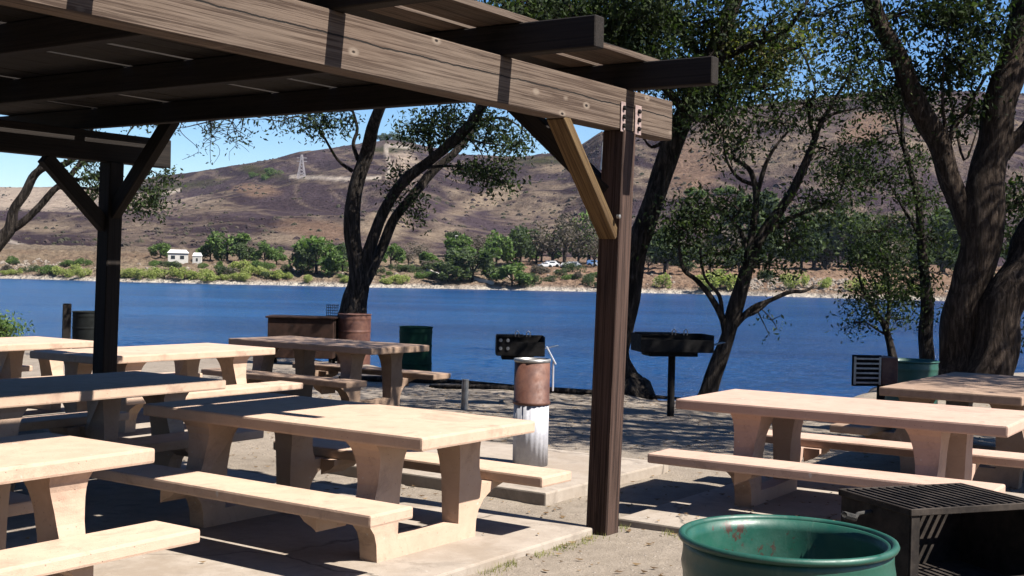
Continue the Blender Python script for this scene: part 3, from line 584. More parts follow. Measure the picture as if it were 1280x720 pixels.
def tree(name, label, cat, limbs, blobs, leafm=M_LEAF, barkm=M_BARK, size=.085, seed=1, group=None, world=False, spread=.16, nl=15, flare=0, sunny=()):
    """limbs: (points (u,v,y), radii in m); blobs: (u,v,y, ru,rv px, depth m, sprays)"""
    rd = random.Random(seed); L = []
    for pts, rad in limbs:
        P = [Vector(q) if world else at(*q) for q in pts]
        L.append(spline(P, rad, 4))
    base = L[0][0][0].copy(); gzz = gz(base.x, base.y)
    t = thing(name, label, cat, (base.x, base.y, gzz), 0, group); off = Vector((base.x, base.y, gzz))
    bm = bmesh.new()
    for i, (P, rr) in enumerate(L):
        rr = list(rr)
        if i == 0:
            P = [Vector((base.x, base.y, gzz-.25))]+P; rr = [rr[0]*(1.35+flare)]+rr; rr[1] *= 1.15+flare*.5
        P = [q + Vector((mn.noise(q*1.3+Vector((seed, 0, 0))), mn.noise(q*1.3+Vector((0, seed, 0))), 0))*rr[k]*.5 for k, q in enumerate(P)]
        tube(bm, [q-off for q in P], rr, 14 if rr[0] > .12 else 8, wob=.22, seed=seed+i, flut=.12 if i == 0 else 0)
    nodes = [(q, rr[k]) for P, rr in L for k, q in enumerate(P)]
    cs = []
    nb = len(blobs); cs2 = []
    for bi, (u, v, y, ru, rv, dep, ns) in enumerate(list(blobs)+list(sunny)):
        if world: c = Vector((u, v, y)); rx, rz = ru, rv
        else: c = at(u, v, y); rx, rz = ru*y/F, rv*y/F
        q, r0 = min(nodes, key=lambda nd: (nd[0]-c).length + (0 if nd[0].z < c.z+.3 else 1.0))
        d = (c-q).length
        midp = (q+c)/2 + Vector((rd.uniform(-.12, .12), rd.uniform(-.12, .12), rd.uniform(-.02, .16)))*d
        P, rr = spline([q, midp, c], [min(r0*.6, .012+.016*d), .012+.006*d, .008], 5)
        tube(bm, [x-off for x in P], rr, 6, wob=.1, seed=seed); hub = P[4:]
        for k in range(ns):
            while 1:
                w_ = Vector((rd.uniform(-1, 1), rd.uniform(-1, 1), rd.uniform(-1, 1)))
                if w_.length < 1 and rd.random() < .45+.55*w_.length: break
            s = c + Vector((w_.x*rx, w_.y*dep, w_.z*rz)); (cs if bi < nb else cs2).append(s)
            if k % 2 == 0:
                h = min(hub, key=lambda z_: (z_-s).length); mm = (h+s)/2 + Vector((rd.uniform(-1, 1), rd.uniform(-1, 1), rd.uniform(0, 1)))*.1*(h-s).length
                tube(bm, [h-off, mm-off, s-off], [.009, .006, .0035], 4, cap=False)
    obj('trunk', bm, barkm, t, True)
    if cs:
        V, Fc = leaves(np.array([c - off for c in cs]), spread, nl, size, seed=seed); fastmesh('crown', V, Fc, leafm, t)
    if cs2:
        V, Fc = leaves(np.array([c - off for c in cs2]), spread, nl, size*1.15, seed=seed+1); tag(fastmesh('crown', V, Fc, M_LEAFO, t), 'olive-yellow part of the crown with sunlight put into its leaf colour')
    return t
# forked tree by the rusty drum
Y = 25
tree('forked_tree', 'dark forked tree rising behind the rusty drum, seen left of centre under the roof', 'tree',
     [([(440, 412, Y), (441, 380, Y), (446, 350, Y), (440, 310, Y), (441, 270, Y), (447, 225, Y), (457, 188, Y), (470, 148, Y-.5), (490, 95, Y-1), (520, 20, Y-1.5), (540, -70, Y-2)], [.29, .24, .21, .165, .16, .15, .14, .12, .10, .08, .05]),
      ([(448, 348, Y), (462, 305, Y), (480, 268, Y), (505, 225, Y-.3), (540, 198, Y-.5), (572, 170, Y-1), (598, 140, Y-1.5), (640, 70, Y-2), (690, -30, Y-3)], [.15, .12, .11, .11, .10, .10, .09, .08, .05]),
      ([(450, 360, Y), (473, 318, Y+.3), (492, 278, Y+.3), (515, 245, Y+.3), (540, 215, Y+.4), (570, 190, Y+.5), (590, 160, Y+.6), (600, 120, Y+.6)], [.13, .11, .10, .10, .09, .08, .07, .05]),
      ([(440, 214, Y), (422, 200, Y), (408, 176, Y-.3), (392, 150, Y-.5)], [.045, .03, .025, .015]), ([(447, 200, Y), (441, 180, Y), (446, 160, Y), (438, 130, Y)], [.05, .04, .035, .02]),
      ([(540, 198, Y), (536, 170, Y), (545, 140, Y)], [.06, .045, .03]), ([(584, 172, Y), (600, 188, Y-.3), (606, 205, Y-.4)], [.02, .014, .008])],
     [(610, 160, Y-1.2, 28, 26, .8, 70), (560, 155, Y-.5, 32, 22, .9, 90), (520, 165, Y-.5, 28, 20, .8, 50), (640, 183, Y-1.5, 22, 16, .5, 34), (600, 215, Y-1, 44, 12, .7, 60), (625, 228, Y-1, 26, 10, .5, 26), (520, 262, Y, 18, 18, .5, 22),
      (495, 240, Y, 20, 12, .4, 12), (400, 158, Y-.5, 24, 8, .4, 26), (430, 150, Y-.5, 14, 12, .4, 16), (350, 152, Y-1, 60, 7, .5, 18), (500, 215, Y, 16, 8, .4, 12), (660, 168, Y-1.5, 14, 8, .4, 8),
      (600, 40, Y-2, 60, 45, 1.4, 110), (680, 10, Y-3, 60, 40, 1.4, 120), (640, 70, Y-2, 50, 20, 1.2, 60), (520, -40, Y-1, 90, 50, 1.6, 120)], seed=3, nl=13, size=.10)
# hanging wispy twigs left of the forked tree
# tree behind the front post
Y = 17.9
tree('leaning_tree', 'tall leaning tree with a flared base standing right behind the front wooden post', 'tree',
     [([(768, 486, Y), (768, 474, Y), (770, 462, Y), (771, 440, Y), (776, 400, Y), (790, 345, Y), (803, 290, Y), (820, 240, Y), (838, 192, Y), (858, 140, Y), (882, 88, Y), (903, 40, Y), (925, -20, Y), (950, -110, Y)], [.36, .31, .26, .22, .19, .17, .165, .16, .155, .145, .135, .12, .10, .06]),
      ([(832, 176, Y), (815, 184, Y), (804, 172, Y)], [.03, .022, .012]),
      ([(858, 140, Y), (820, 100, Y-.5), (770, 60, Y-1), (720, 20, Y-1.5), (680, -40, Y-2)], [.07, .06, .05, .04, .02]),
      ([(885, 80, Y), (850, 40, Y+.5), (820, -10, Y+1)], [.06, .05, .03]), ([(882, 88, Y), (930, 60, Y-.4), (980, 40, Y-.8), (1010, 0, Y-1)], [.06, .045, .035, .02])],
     [(700, 30, Y-1, 70, 34, 1.0, 260), (780, 25, Y-.8, 60, 34, 1.2, 300), (850, 30, Y, 60, 34, 1.2, 110), (800, 80, Y-.8, 48, 22, .9, 150), (720, 75, Y-1, 50, 14, .8, 90), (900, 30, Y, 40, 34, 1.2, 50), (850, 100, Y, 44, 22, .9, 80),
      (900, 120, Y-.3, 50, 22, .9, 90), (960, 30, Y-.6, 50, 28, 1, 40), (640, 10, Y-2, 40, 20, .8, 50), (830, 150, Y, 30, 12, .5, 16), (760, -60, Y, 130, 50, 2, 240), (920, -70, Y, 130, 50, 2, 240)], seed=8, nl=15, size=.095, flare=.0,
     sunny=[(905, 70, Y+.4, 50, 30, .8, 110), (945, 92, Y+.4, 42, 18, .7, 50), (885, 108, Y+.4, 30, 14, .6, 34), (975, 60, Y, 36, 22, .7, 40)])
# dark thin tree at the shore
Y = 17.25
tree('shore_tree', 'thin dark many-branched tree leaning right over the water beside the pedestal grill', 'tree',
     [([(884, 494, Y), (893, 462, Y), (905, 428, Y), (915, 395, Y), (926, 360, Y), (937, 325, Y), (955, 290, Y), (975, 262, Y), (989, 243, Y), (1003, 215, Y), (1014, 190, Y), (1024, 160, Y), (1036, 138, Y), (1057, 102, Y)], [.13, .105, .10, .115, .10, .085, .075, .07, .065, .055, .05, .04, .03, .02]),
      ([(906, 425, Y), (903, 400, Y), (888, 372, Y), (870, 350, Y), (855, 338, Y), (850, 318, Y), (848, 300, Y)], [.05, .05, .04, .035, .03, .025, .015]), ([(902, 398, Y), (899, 370, Y), (880, 345, Y), (874, 300, Y)], [.035, .03, .02, .012]),
      ([(912, 414, Y), (928, 396, Y), (945, 383, Y), (965, 374, Y), (987, 365, Y), (1005, 364, Y), (1018, 357, Y)], [.045, .045, .04, .03, .028, .022, .014]),
      ([(928, 396, Y), (945, 390, Y), (960, 378, Y)], [.03, .025, .02]),
      ([(926, 360, Y), (938, 300, Y), (944, 250, Y), (938, 215, Y), (920, 200, Y), (905, 188, Y)], [.07, .055, .045, .035, .025, .015]), ([(944, 250, Y), (955, 210, Y), (968, 185, Y), (985, 165, Y)], [.035, .03, .02, .012]),
      ([(940, 230, Y), (922, 222, Y), (908, 200, Y), (904, 170, Y)], [.03, .025, .018, .01]), ([(955, 292, Y), (985, 275, Y), (1015, 262, Y), (1045, 255, Y)], [.045, .035, .025, .015]),
      ([(1020, 175, Y), (1012, 145, Y), (1020, 115, Y)], [.035, .025, .012]), ([(1022, 150, Y), (1050, 140, Y), (1075, 135, Y)], [.025, .018, .01]), ([(945, 385, Y), (955, 405, Y), (962, 420, Y)], [.012, .008, .005]), ([(950, 384, Y), (965, 400, Y), (972, 412, Y)], [.01, .008, .004]),
      ([(937, 325, Y), (925, 290, Y), (900, 262, Y), (880, 255, Y)], [.04, .03, .02, .012])],
     [(860, 280, Y, 32, 24, .6, 95), (875, 262, Y, 28, 14, .5, 40), (845, 305, Y, 16, 14, .4, 20), (925, 262, Y, 30, 18, .5, 40), (905, 320, Y, 30, 18, .5, 34), (990, 300, Y, 40, 26, .8, 60), (960, 330, Y, 34, 14, .5, 24),
      (1010, 130, Y, 50, 30, .9, 70), (970, 150, Y, 36, 24, .7, 36), (1060, 95, Y, 46, 26, .8, 50), (920, 180, Y, 30, 22, .6, 40), (955, 110, Y, 38, 24, .7, 40), (1040, 190, Y, 36, 12, .5, 20), (1030, 255, Y, 44, 20, .7, 60), (1060, 215, Y, 30, 14, .5, 24),
      (890, 150, Y, 40, 24, .7, 60), (1000, 60, Y, 46, 26, .8, 34), (965, 400, Y, 14, 14, .2, 3)], seed=21, nl=14, size=.075)
# low double-stemmed tree
Y = 23
tree('waterside_tree', 'small leafy tree with two thin stems between the shore tree and the big trunks', 'tree',
     [([(1120, 462, Y), (1114, 435, Y), (1106, 408, Y), (1094, 388, Y), (1080, 366, Y), (1072, 340, Y)], [.09, .07, .055, .045, .03, .02]), ([(1110, 420, Y), (1096, 412, Y), (1080, 402, Y), (1068, 404, Y)], [.025, .02, .015, .008]),
      ([(1108, 410, Y), (1112, 380, Y), (1110, 345, Y), (1100, 310, Y)], [.045, .04, .03, .02])],
     [(1085, 372, Y, 28, 22, .7, 70), (1110, 330, Y, 34, 24, .8, 90), (1075, 320, Y, 24, 20, .6, 50), (1125, 370, Y, 22, 18, .6, 44), (1100, 290, Y, 34, 20, .7, 60), (1075, 405, Y, 20, 14, .5, 22), (1120, 400, Y, 18, 12, .5, 18)], leafm=M_LEAF, seed=31, nl=13, size=.085)
tree('slim_tree', 'slim upright tree just left of the big trunks, behind the second green barrel', 'tree',
     [([(1156, 468, Y-1.5), (1158, 430, Y-1.5), (1160, 390, Y-1.5), (1157, 345, Y-1.5), (1152, 300, Y-1.5), (1150, 262, Y-1.5), (1138, 215, Y-1.5), (1128, 170, Y-1.5), (1130, 120, Y-1.5)], [.15, .12, .11, .09, .075, .065, .05, .035, .02]),
      ([(1152, 300, Y-1.5), (1135, 270, Y-1.5), (1120, 245, Y-1.5), (1112, 230, Y-1.5)], [.03, .025, .02, .01]), ([(1138, 215, Y-1.5), (1120, 150, Y-1.5), (1118, 110, Y-1.5)], [.03, .02, .012])],
     [(1140, 350, Y-1.5, 26, 26, .7, 50), (1165, 300, Y-1.5, 26, 26, .7, 50), (1150, 250, Y-1.5, 30, 18, .7, 46), (1100, 225, Y-1.5, 44, 16, .7, 60), (1140, 200, Y-1.5, 26, 16, .6, 30), (1060, 210, Y-1.5, 34, 14, .6, 40), (1130, 130, Y-1.5, 40, 26, .8, 60), (1160, 395, Y-1.5, 12, 12, .4, 12), (1090, 180, Y-1.5, 34, 18, .7, 36)],
     seed=33, nl=13, size=.085)
# big trunks at the right
Y = 19.5
tree('big_tree', 'massive brown tree with two thick trunks at the right edge', 'tree',
     [([(1196, 482, Y), (1200, 440, Y), (1207, 400, Y), (1213, 350, Y), (1218, 300, Y), (1226, 250, Y), (1240, 190, Y), (1252, 130, Y), (1264, 70, Y), (1278, 0, Y), (1296, -100, Y)], [.38, .32, .30, .295, .31, .30, .25, .24, .22, .20, .15]),
      ([(1212, 290, Y), (1196, 240, Y), (1182, 200, Y), (1160, 155, Y), (1140, 112, Y), (1118, 62, Y), (1097, 22, Y), (1078, -30, Y), (1050, -100, Y)], [.20, .165, .16, .17, .16, .15, .13, .12, .07]),
      ([(1236, 485, Y-.3), (1242, 440, Y-.3), (1252, 395, Y-.3), (1272, 345, Y-.3), (1302, 290, Y-.3), (1330, 220, Y-.3), (1350, 100, Y-.3)], [.42, .34, .32, .31, .29, .25, .2]),
      ([(1245, 200, Y), (1262, 180, Y), (1290, 150, Y), (1320, 90, Y)], [.14, .13, .12, .08]),
      ([(1222, 160, Y+1), (1205, 200, Y+1), (1190, 130, Y+1.5), (1180, 60, Y+1.5)], [.01, .02, .03, .02]),
      ([(1182, 200, Y), (1190, 165, Y), (1215, 125, Y), (1235, 90, Y)], [.05, .04, .03, .02]), ([(1186, 190, Y), (1180, 150, Y), (1178, 110, Y), (1180, 70, Y)], [.04, .03, .02, .015])],
     [(1190, 18, Y, 40, 22, 1, 150), (1200, 78, Y, 34, 26, .9, 120), (1120, 20, Y+.5, 50, 26, 1, 60), (1060, 40, Y, 50, 28, 1, 46), (1160, 110, Y+.5, 40, 22, .8, 60), (1240, 40, Y, 34, 28, .9, 70), (1100, 75, Y+.3, 44, 22, .8, 60), (1020, 20, Y, 50, 26, 1, 36),
      (1215, 140, Y+.3, 30, 18, .7, 34), (1265, 255, Y+1, 24, 34, .8, 60), (1270, 300, Y+1.5, 24, 24, .8, 40), (1255, 420, Y+2, 26, 26, .6, 30), (1100, 120, Y+.5, 40, 20, .8, 46), (1180, 165, Y+.5, 24, 14, .6, 18), (1150, -60, Y, 150, 50, 2, 260), (1000, -60, Y, 120, 50, 2, 160)],
     barkm=M_BARKB, seed=41, nl=13, size=.10, flare=.05)
# left edge tree behind the shelter
Y = 24
tree('crooked_tree', 'crooked bare-limbed tree at the far left edge, seen between the shelter beam and the water', 'tree',
     [([(-62, 405, Y), (-45, 360, Y), (-20, 325, Y), (2, 297, Y), (12, 285, Y), (17, 262, Y), (32, 240, Y), (44, 218, Y), (60, 208, Y), (82, 205, Y), (100, 190, Y), (120, 150, Y)], [.2, .17, .14, .125, .11, .09, .085, .075, .06, .055, .05, .03]),
      ([(10, 288, Y), (28, 278, Y), (48, 258, Y), (66, 238, Y), (84, 226, Y), (98, 208, Y), (118, 196, Y), (150, 185, Y)], [.085, .075, .07, .065, .06, .05, .04, .02]), ([(44, 218, Y), (56, 200, Y), (70, 180, Y), (78, 150, Y)], [.05, .045, .04, .02]), ([(98, 208, Y), (104, 190, Y), (110, 160, Y)], [.04, .03, .02])],
     [(118, 222, Y, 14, 22, .5, 34), (124, 240, Y, 14, 12, .4, 20), (175, 255, Y, 20, 12, .5, 40), (195, 245, Y, 14, 22, .5, 40), (205, 222, Y, 10, 10, .3, 14), (90, 150, Y, 30, 8, .6, 46), (60, 155, Y, 20, 8, .4, 18), (105, 200, Y, 26, 10, .5, 16), (180, 150, Y, 30, 10, .5, 20)], seed=51, nl=12, size=.09)
# wispy hanging twigs under the roof edge
bm = bmesh.new(); rd = random.Random(4); cs = []; Y = 24.5; o0 = at(300, 80, Y)
M_all = []
t = thing('hanging_branch', 'thin wispy branch hanging against the sky just right of the dark left post', 'branch', tuple(o0), 0)
main = [at(470, 120, Y), at(400, 132, Y), at(330, 140, Y), at(270, 150, Y), at(228, 160, Y)]; tube(bm, [q-o0 for q in main], [.03, .024, .02, .015, .008], 6)
for k in range(46):
    u = rd.uniform(225, 440); v0 = np.interp(u, [225, 440], [152, 130]); ln = rd.uniform(15, 62)*(1 if u < 330 else .6); pts = [at(u+rd.uniform(-3, 3)+j*rd.uniform(-3, 5), v0+ln*j/5, Y+rd.uniform(-.2, .2)) for j in range(6)]
    P, rr = spline(pts, [.011, .009, .008, .006, .005, .004], 2); tube(bm, [q-o0 for q in P], rr, 4, cap=False)
    for q in P[2:]:
        if rd.random() < .3: cs.append(q-o0)
obj('twigs', bm, M_BARK, t); V, Fc = leaves(np.array(cs), .07, 4, .08, seed=2); fastmesh('leaves', V, Fc, M_LEAF, t)
# shade trees standing to the right, outside the picture: they throw the dappled shade
def shade(p, z): return (p[0]+SUN.x/SUN.z*z, p[1]+SUN.y/SUN.z*z, z)
def canopy(label, base, spots, seed, z0=6.2):
    rdd = random.Random(seed); bl = []; lm = [([Vector((base[0], base[1], 0)), Vector((base[0]-.1, base[1]+.1, 2.5)), Vector((base[0]-.3, base[1], 5.0)), Vector((base[0]-.5, base[1], 7.5))], [.35, .28, .22, .1])]
    for (x, y, r, ns) in spots:
        z = z0+rdd.uniform(-.4, 1.2); c = shade((x, y), z); bl.append((*c, r, .7, r, ns))
    for k in range(0, len(bl), 2): lm.append(([Vector((base[0]-.2, base[1], 4.6)), (Vector((base[0], base[1], 5.8))+Vector(bl[k][:3]))/2+Vector((0, 0, .5)), Vector(bl[k][:3])], [.14, .09, .03]))
    return tree('shade_tree', label, 'tree', lm, bl, seed=seed, world=True, size=.14, nl=17, spread=.24)
canopy('broad shade tree standing outside the right edge whose crown dapples the bare dirt', (9.6, 9.8), [(-2.4, 14.6, .9, 60), (-1.2, 15.6, .9, 60), (.2, 14.2, 1.1, 60), (1.6, 13.0, 1.1, 65), (.6, 16.2, 1.1, 45), (2.6, 15.2, 1.1, 60), (-.2, 12.4, .8, 34), (3.0, 12.6, .8, 50), (-3.4, 16, .9, 50), (-2.2, 17.6, 1, 50), (1.5, 17.8, 1, 50), (1.9, 11.9, .7, 50), (.7, 12.4, .8, 50), (2.4, 13.4, .8, 45), (3.4, 11.6, .7, 45), (1.2, 14.6, .9, 50), (-.6, 17.2, .9, 45), (2.8, 16.8, .9, 45), (-1.6, 13.4, .9, 50), (2.9, 12.0, .45, 24)], 61, 6.0)
canopy('second shade tree standing further off outside the right edge, over the dappled table', (12.5, 8.0), [(4.0, 10.6, .9, 60), (5.2, 11.2, .9, 60), (4.4, 12.6, 1.0, 60), (6.0, 12.6, 1.0, 60), (5.6, 9.6, .6, 40), (6.8, 10.5, 1.1, 70), (4.6, 14.6, 1.2, 60), (7, 15, 1.3, 60), (4.9, 9.2, .4, 14)], 62, 6.0)
canopy('third shade tree, added unseen beyond the right edge to shade the big trunks', (14.5, 17.5), [(7.6, 19.6, 1.0, 60), (6.3, 20.2, 1.0, 60), (5.0, 20.9, .9, 50), (8.4, 20.6, 1.0, 50), (3.4, 21.6, .8, 30), (7, 21.4, .9, 30)], 63, 7.0)  # canopy added out of view to keep sun off the big trunks
for (x, y, sd_, lab) in ((-9.5, -6.5, 81, 'added unseen bushy tree blocking sky light, behind the camera on the left'), (-3.5, -9.5, 82, 'added unseen bushy tree blocking sky light, straight behind the camera'), (-15, -1.5, 83, 'added unseen bushy tree blocking sky light, left of the shelter'), (3.5, -13, 84, 'added unseen bushy tree blocking sky light, behind the camera on the right')):  # unseen trees added to cut sky and bounce fill on the shaded sides
    rq = random.Random(sd_); bl = [(x+rq.uniform(-2.4, 2.4), y+rq.uniform(-1.8, 1.8), rq.uniform(1.4, 7.5), 1.3, .9, 1.3, 95) for _ in range(30)]
    tree('fill_blocker_tree', lab, 'tree', [([Vector((x, y, 0)), Vector((x+.1, y, 2.2)), Vector((x, y+.2, 5)), Vector((x, y, 7))], [.3, .24, .15, .05])], bl, seed=sd_, world=True, size=.36, nl=9, spread=.3)
# ------------------------------------------------------------------ far shore: trees, shrubs, house, cars, mast
def fartree_mesh(kind, seed, trunk=True):
    rs = np.random.RandomState(seed); rd = random.Random(seed); nb = {'round': 9, 'tall': 11, 'shrub': 6, 'bare': 12}[kind]; cs = []; bl = []
    for k in range(nb):
        if kind == 'shrub': bl.append((rd.uniform(-.55, .55), rd.uniform(-.4, .4), rd.uniform(.2, .62), rd.uniform(.2, .38)))
        elif kind == 'round': bl.append((rd.uniform(-.36, .36), rd.uniform(-.36, .36), rd.uniform(.3, .86), rd.uniform(.11, .25)))
        elif kind == 'tall': bl.append((rd.uniform(-.22, .22), rd.uniform(-.22, .22), rd.uniform(.25, .95), rd.uniform(.08, .2)))
        else: bl.append((rd.uniform(-.35, .35), rd.uniform(-.35, .35), rd.uniform(.4, .9), .2))
    for b in bl:
        n_ = {'shrub': 110, 'bare': 44}.get(kind, 110); q = rs.normal(size=(n_, 3)); q /= np.linalg.norm(q, axis=1)[:, None]; q *= (b[3]*rs.uniform(.55, 1.05, n_))[:, None]; cs.append(q+np.array(b[:3]))
    cs = np.concatenate(cs); cs[:, 2] = np.abs(cs[:, 2]); V, Fc = leaves(cs, .02, 2, .12 if kind != 'bare' else .07, .1, seed)
    me = fastmesh('crown', V, Fc, M_FARD, None); 
    bm = bmesh.new(); tube(bm, [(0, 0, -.08), (.01, 0, .3), (0, .01, .75)], [.035, .028, .008], 6)
    for b in bl[:7]: tube(bm, [(0, 0, .25), (b[0]*.6, b[1]*.6, b[2]*.8), b[:3]], [.02, .012, .006], 4)
    tr = obj('trunk', bm, M_BARK, None); return me, tr
PROT = {}
def far_tree(kind, lmat, name, label, cat, group, u, vbase, h, wf=1.0, seed=None, yy=None):
    q = None; seed = seed if seed is not None else R.randrange(5)
    # stand it on the terrain along that bearing where the ground is seen at height vbase
    ys = yy
    if ys is None:
        sh_ = shore_y(u); best = 1e9
        for t_ in np.arange(2, 160, 1.5):
            y = sh_+t_; d = Vector((((u-640)/F)*y, y, hill_z(u, y)))-CAMP; vv = 360-F*d.dot(CU)/d.dot(_f)
            if abs(vv-vbase) < best: best = abs(vv-vbase); ys = y
    x = (u-640)/F*ys; z = hill_z(u, ys); H_ = h*{'far_tree': 1.4, 'far_shrub': 1.15, 'dark_shrub': 1.2}.get(name, 1.1)*R.uniform(.78, 1.2)*ys/F
    key = (kind, seed, lmat.name)
    if key not in PROT:
        cr, tr = fartree_mesh(kind, seed*7+len(kind)); cr.data.materials[0] = lmat; PROT[key] = (cr.data, tr.data); bpy.data.objects.remove(cr); bpy.data.objects.remove(tr)
    t = thing(name, label, cat, (x, ys, z-.1), R.uniform(0, 6), group)
    for nm, dt in zip(('crown', 'trunk'), PROT[key]):
        o = bpy.data.objects.new(nm, dt); COL.objects.link(o); o.parent = t
    t.scale = (H_*wf, H_*wf, H_); return t
dark = ('far_tree', 'dark green tree standing on the far shore', 'tree', 'dark trees on the far shore')
for u, v, h, wf in [(283, 327, 28, 1.2), (262, 326, 17, 1.3), (330, 333, 26, 1.0), (395, 343, 38, 1.4), (378, 343, 26, 1.2), (415, 345, 30, 1.1), (428, 342, 28, 1), (568, 322, 24, 1.0), (560, 352, 22, 1.6), (590, 352, 26, 1.6), (577, 340, 40, 1.1), (620, 336, 34, 1.0), (650, 332, 32, 1.1),
                 (676, 328, 34, 1.3), (488, 333, 26, 1.0), (200, 322, 12, 1.6), (345, 330, 16, 1.2), (735, 330, 44, 1.2), (640, 358, 18, 1.6), (533, 334, 18, 1.4), (300, 330, 20, 1.1), (470, 330, 16, 1.5)]:
    far_tree('round', M_FARG if R.random() < .5 else M_FARD, *dark, u, v, h, wf)
for u, v, h, wf in [(690, 332, 46, 1.2), (705, 332, 50, 1.2), (722, 331, 46, 1.2), (670, 331, 38, 1), (742, 334, 44, 1.1), (525, 330, 28, 1.4), (510, 332, 24, 1.3), (600, 330, 30, 1.2)]:
    far_tree('bare', M_FARB, 'bare_tree', 'greyish half-bare tree above the parked cars on the far shore', 'tree', 'half-bare trees on the far shore', u, v, h, wf)
for u in [812, 826, 836, 855, 871, 884, 902, 925, 931, 948, 966, 980, 1003, 1015, 1030, 1052, 1066, 1084, 1103, 1111, 1130, 1152, 1175, 1190, 1215, 1240, 1262, 1285]:
    far_tree(R.choice(['tall', 'tall', 'round', 'bare', 'round']), R.choice([M_FARD, M_FARD, M_FARD, M_FARB]), 'shore_wood_tree', 'dark shaded tree in the dense row across the water at the right', 'tree', 'dense tree row across the water at the right', u+R.uniform(-5, 5), R.uniform(330, 343), R.choice([R.uniform(26, 44), R.uniform(50, 76)]), R.uniform(.8, 1.5))
shr = ('far_shrub', 'pale yellow-green shrub along the far waterline', 'shrub', 'pale shrubs along the far waterline')
for u, v, h, wf in [(70, 345, 15, 1.1), (82, 346, 15, 1.1), (105, 345, 13, 1.2), (96, 344, 12, 1), (160, 348, 14, 1), (172, 348, 16, 1.1), (188, 349, 16, 1.1), (205, 350, 14, 1.2), (230, 349, 17, 1.1), (246, 350, 16, 1.1), (262, 350, 14, 1.2), (255, 344, 12, 1.3), (276, 352, 11, 1.4), (292, 352, 13, 1.2), (306, 352, 12, 1.2), (325, 346, 12, 1.2),
                 (345, 348, 14, 1.1), (358, 349, 11, 1.1), (318, 345, 14, 1.2), (300, 340, 14, 1.5), (385, 352, 11, 1.1), (430, 354, 12, 1), (490, 357, 12, 1.1), (480, 356, 10, 1.2), (503, 356, 12, 1), (620, 350, 16, 1.3), (500, 352, 10, 1.3), (828, 360, 16, .8), (900, 362, 24, 1.1), (890, 362, 20, 1.1), (995, 360, 18, 1), (1035, 358, 16, 1),
                 (1070, 362, 16, 1.1), (1100, 364, 14, 1.2), (1140, 364, 14, 1.2), (150, 346, 13, 1.2), (20, 346, 10, 1.4), (8, 347, 8, 1.6), (220, 345, 12, 1.3)]:
    far_tree('shrub', M_FARY, *shr, u, v, h, wf)
for u, v, h, wf in [(735, 358, 16, .9), (690, 352, 10, 1.3), (660, 350, 14, 1.3), (668, 356, 12, 1.2), (650, 362, 10, 1.6), (700, 346, 14, 1.1), (528, 346, 9, 1.2), (512, 340, 12, 1.3), (340, 350, 9, 1.4), (280, 345, 14, 1.2), (210, 333, 10, 1.5), (40, 338, 8, 1.5), (130, 338, 8, 1.5), (540, 336, 10, 1.3), (470, 345, 12, 1.3), (450, 350, 10, 1.2), (715, 340, 12, 1.2), (750, 362, 8, 1.3), (860, 340, 14, 1.2), (955, 352, 14, 1.2)]:
    far_tree('shrub', M_FARD, 'dark_shrub', 'dull dark shrub on the far bank', 'shrub', 'dark shrubs on the far bank', u, v, h, wf)
for k_ in range(70):
    u_ = R.uniform(-20, 800); far_tree('shrub', R.choice([M_FARD, M_FARG, M_FARG, M_FARB]), 'scrub_bush', 'small dull-green brush among the trees of the far bank', 'bush', 'small brush among the far bank trees', u_, 333+.028*u_*.6+R.uniform(-6, 8), R.uniform(5, 13), R.uniform(1.1, 2.0))
for u, dv in [(472, 0), (480, 0), (490, 0), (503, 1), (509, 1)]:
    yr = float(np.interp(u, RU, RY))*.995; tt = far_tree('round', M_FARD, 'ridge_tree', 'small dark tree on the bare hilltop ridge', 'tree', 'trees on the hilltop ridge', u, 0, 13, 1.3, yy=yr)
for u, v, w_, h in [(338, 218, 14, 10), (315, 222, 12, 8), (328, 225, 12, 8), (865, 248, 24, 14), (905, 246, 24, 14), (945, 250, 22, 12)]:
    ysh = shore_y(u); yb = ysh+85; yr = float(np.interp(u, RU, RY)); ys_ = min((abs(360-F*(Vector(((u-640)/F*y, y, hill_z(u, y)))-CAMP).dot(CU)/(Vector(((u-640)/F*y, y, hill_z(u, y)))-CAMP).dot(_f)-v), y) for y in np.linspace(yb, yr, 120))[1]
    far_tree('shrub', M_FARG, 'hill_shrub', 'rounded green shrub growing on the dry slope', 'shrub', 'green shrubs on the dry slope', u, 0, h, 1.3, yy=ys_)
# boulders at the waterline (riprap, uncountable)
V = []; Fc = []
for i in range(800):
    u = R.choice([R.uniform(-60, 75), R.uniform(-60, 1320), R.uniform(930, 1060), R.uniform(930, 1060)]); q = abs(R.gauss(6, 5))+3.5; y = shore_y(u)+q; blob(V, Fc, ((u-640)/F*y, y, hill_z(u, y)-.1), R.uniform(.12, .5), R, .9)
m = concrete('boulder_stone', (.28, .235, .19), (.15, .12, .095), 1); tag(obj('boulders', (V, Fc), m), 'tumbled pale boulders lining the far waterline', 'boulders', kind='stuff')
def flat(name, c, rough=.6): m, n, p = mat(name, rough); p.inputs['Base Color'].default_value = (*c, 1); return m
M_W = concrete('white_wall_paint', (.6, .58, .54), (.45, .43, .39), .6); M_WIN = flat('dark_window', (.02, .025, .03), .15); M_ROOFW = concrete('pale_roof', (.72, .71, .69), (.6, .58, .56), .3)
def ground_at(u, v):
    sh_ = shore_y(u); return min((abs(360-F*(Vector(((u-640)/F*y, y, hill_z(u, y)))-CAMP).dot(CU)/(Vector(((u-640)/F*y, y, hill_z(u, y)))-CAMP).dot(_f)-v), y) for y in np.arange(sh_+3, sh_+84, 1))[1]
def place(u, v): y = ground_at(u, v); return Vector(((u-640)/F*y, y, hill_z(u, y)))
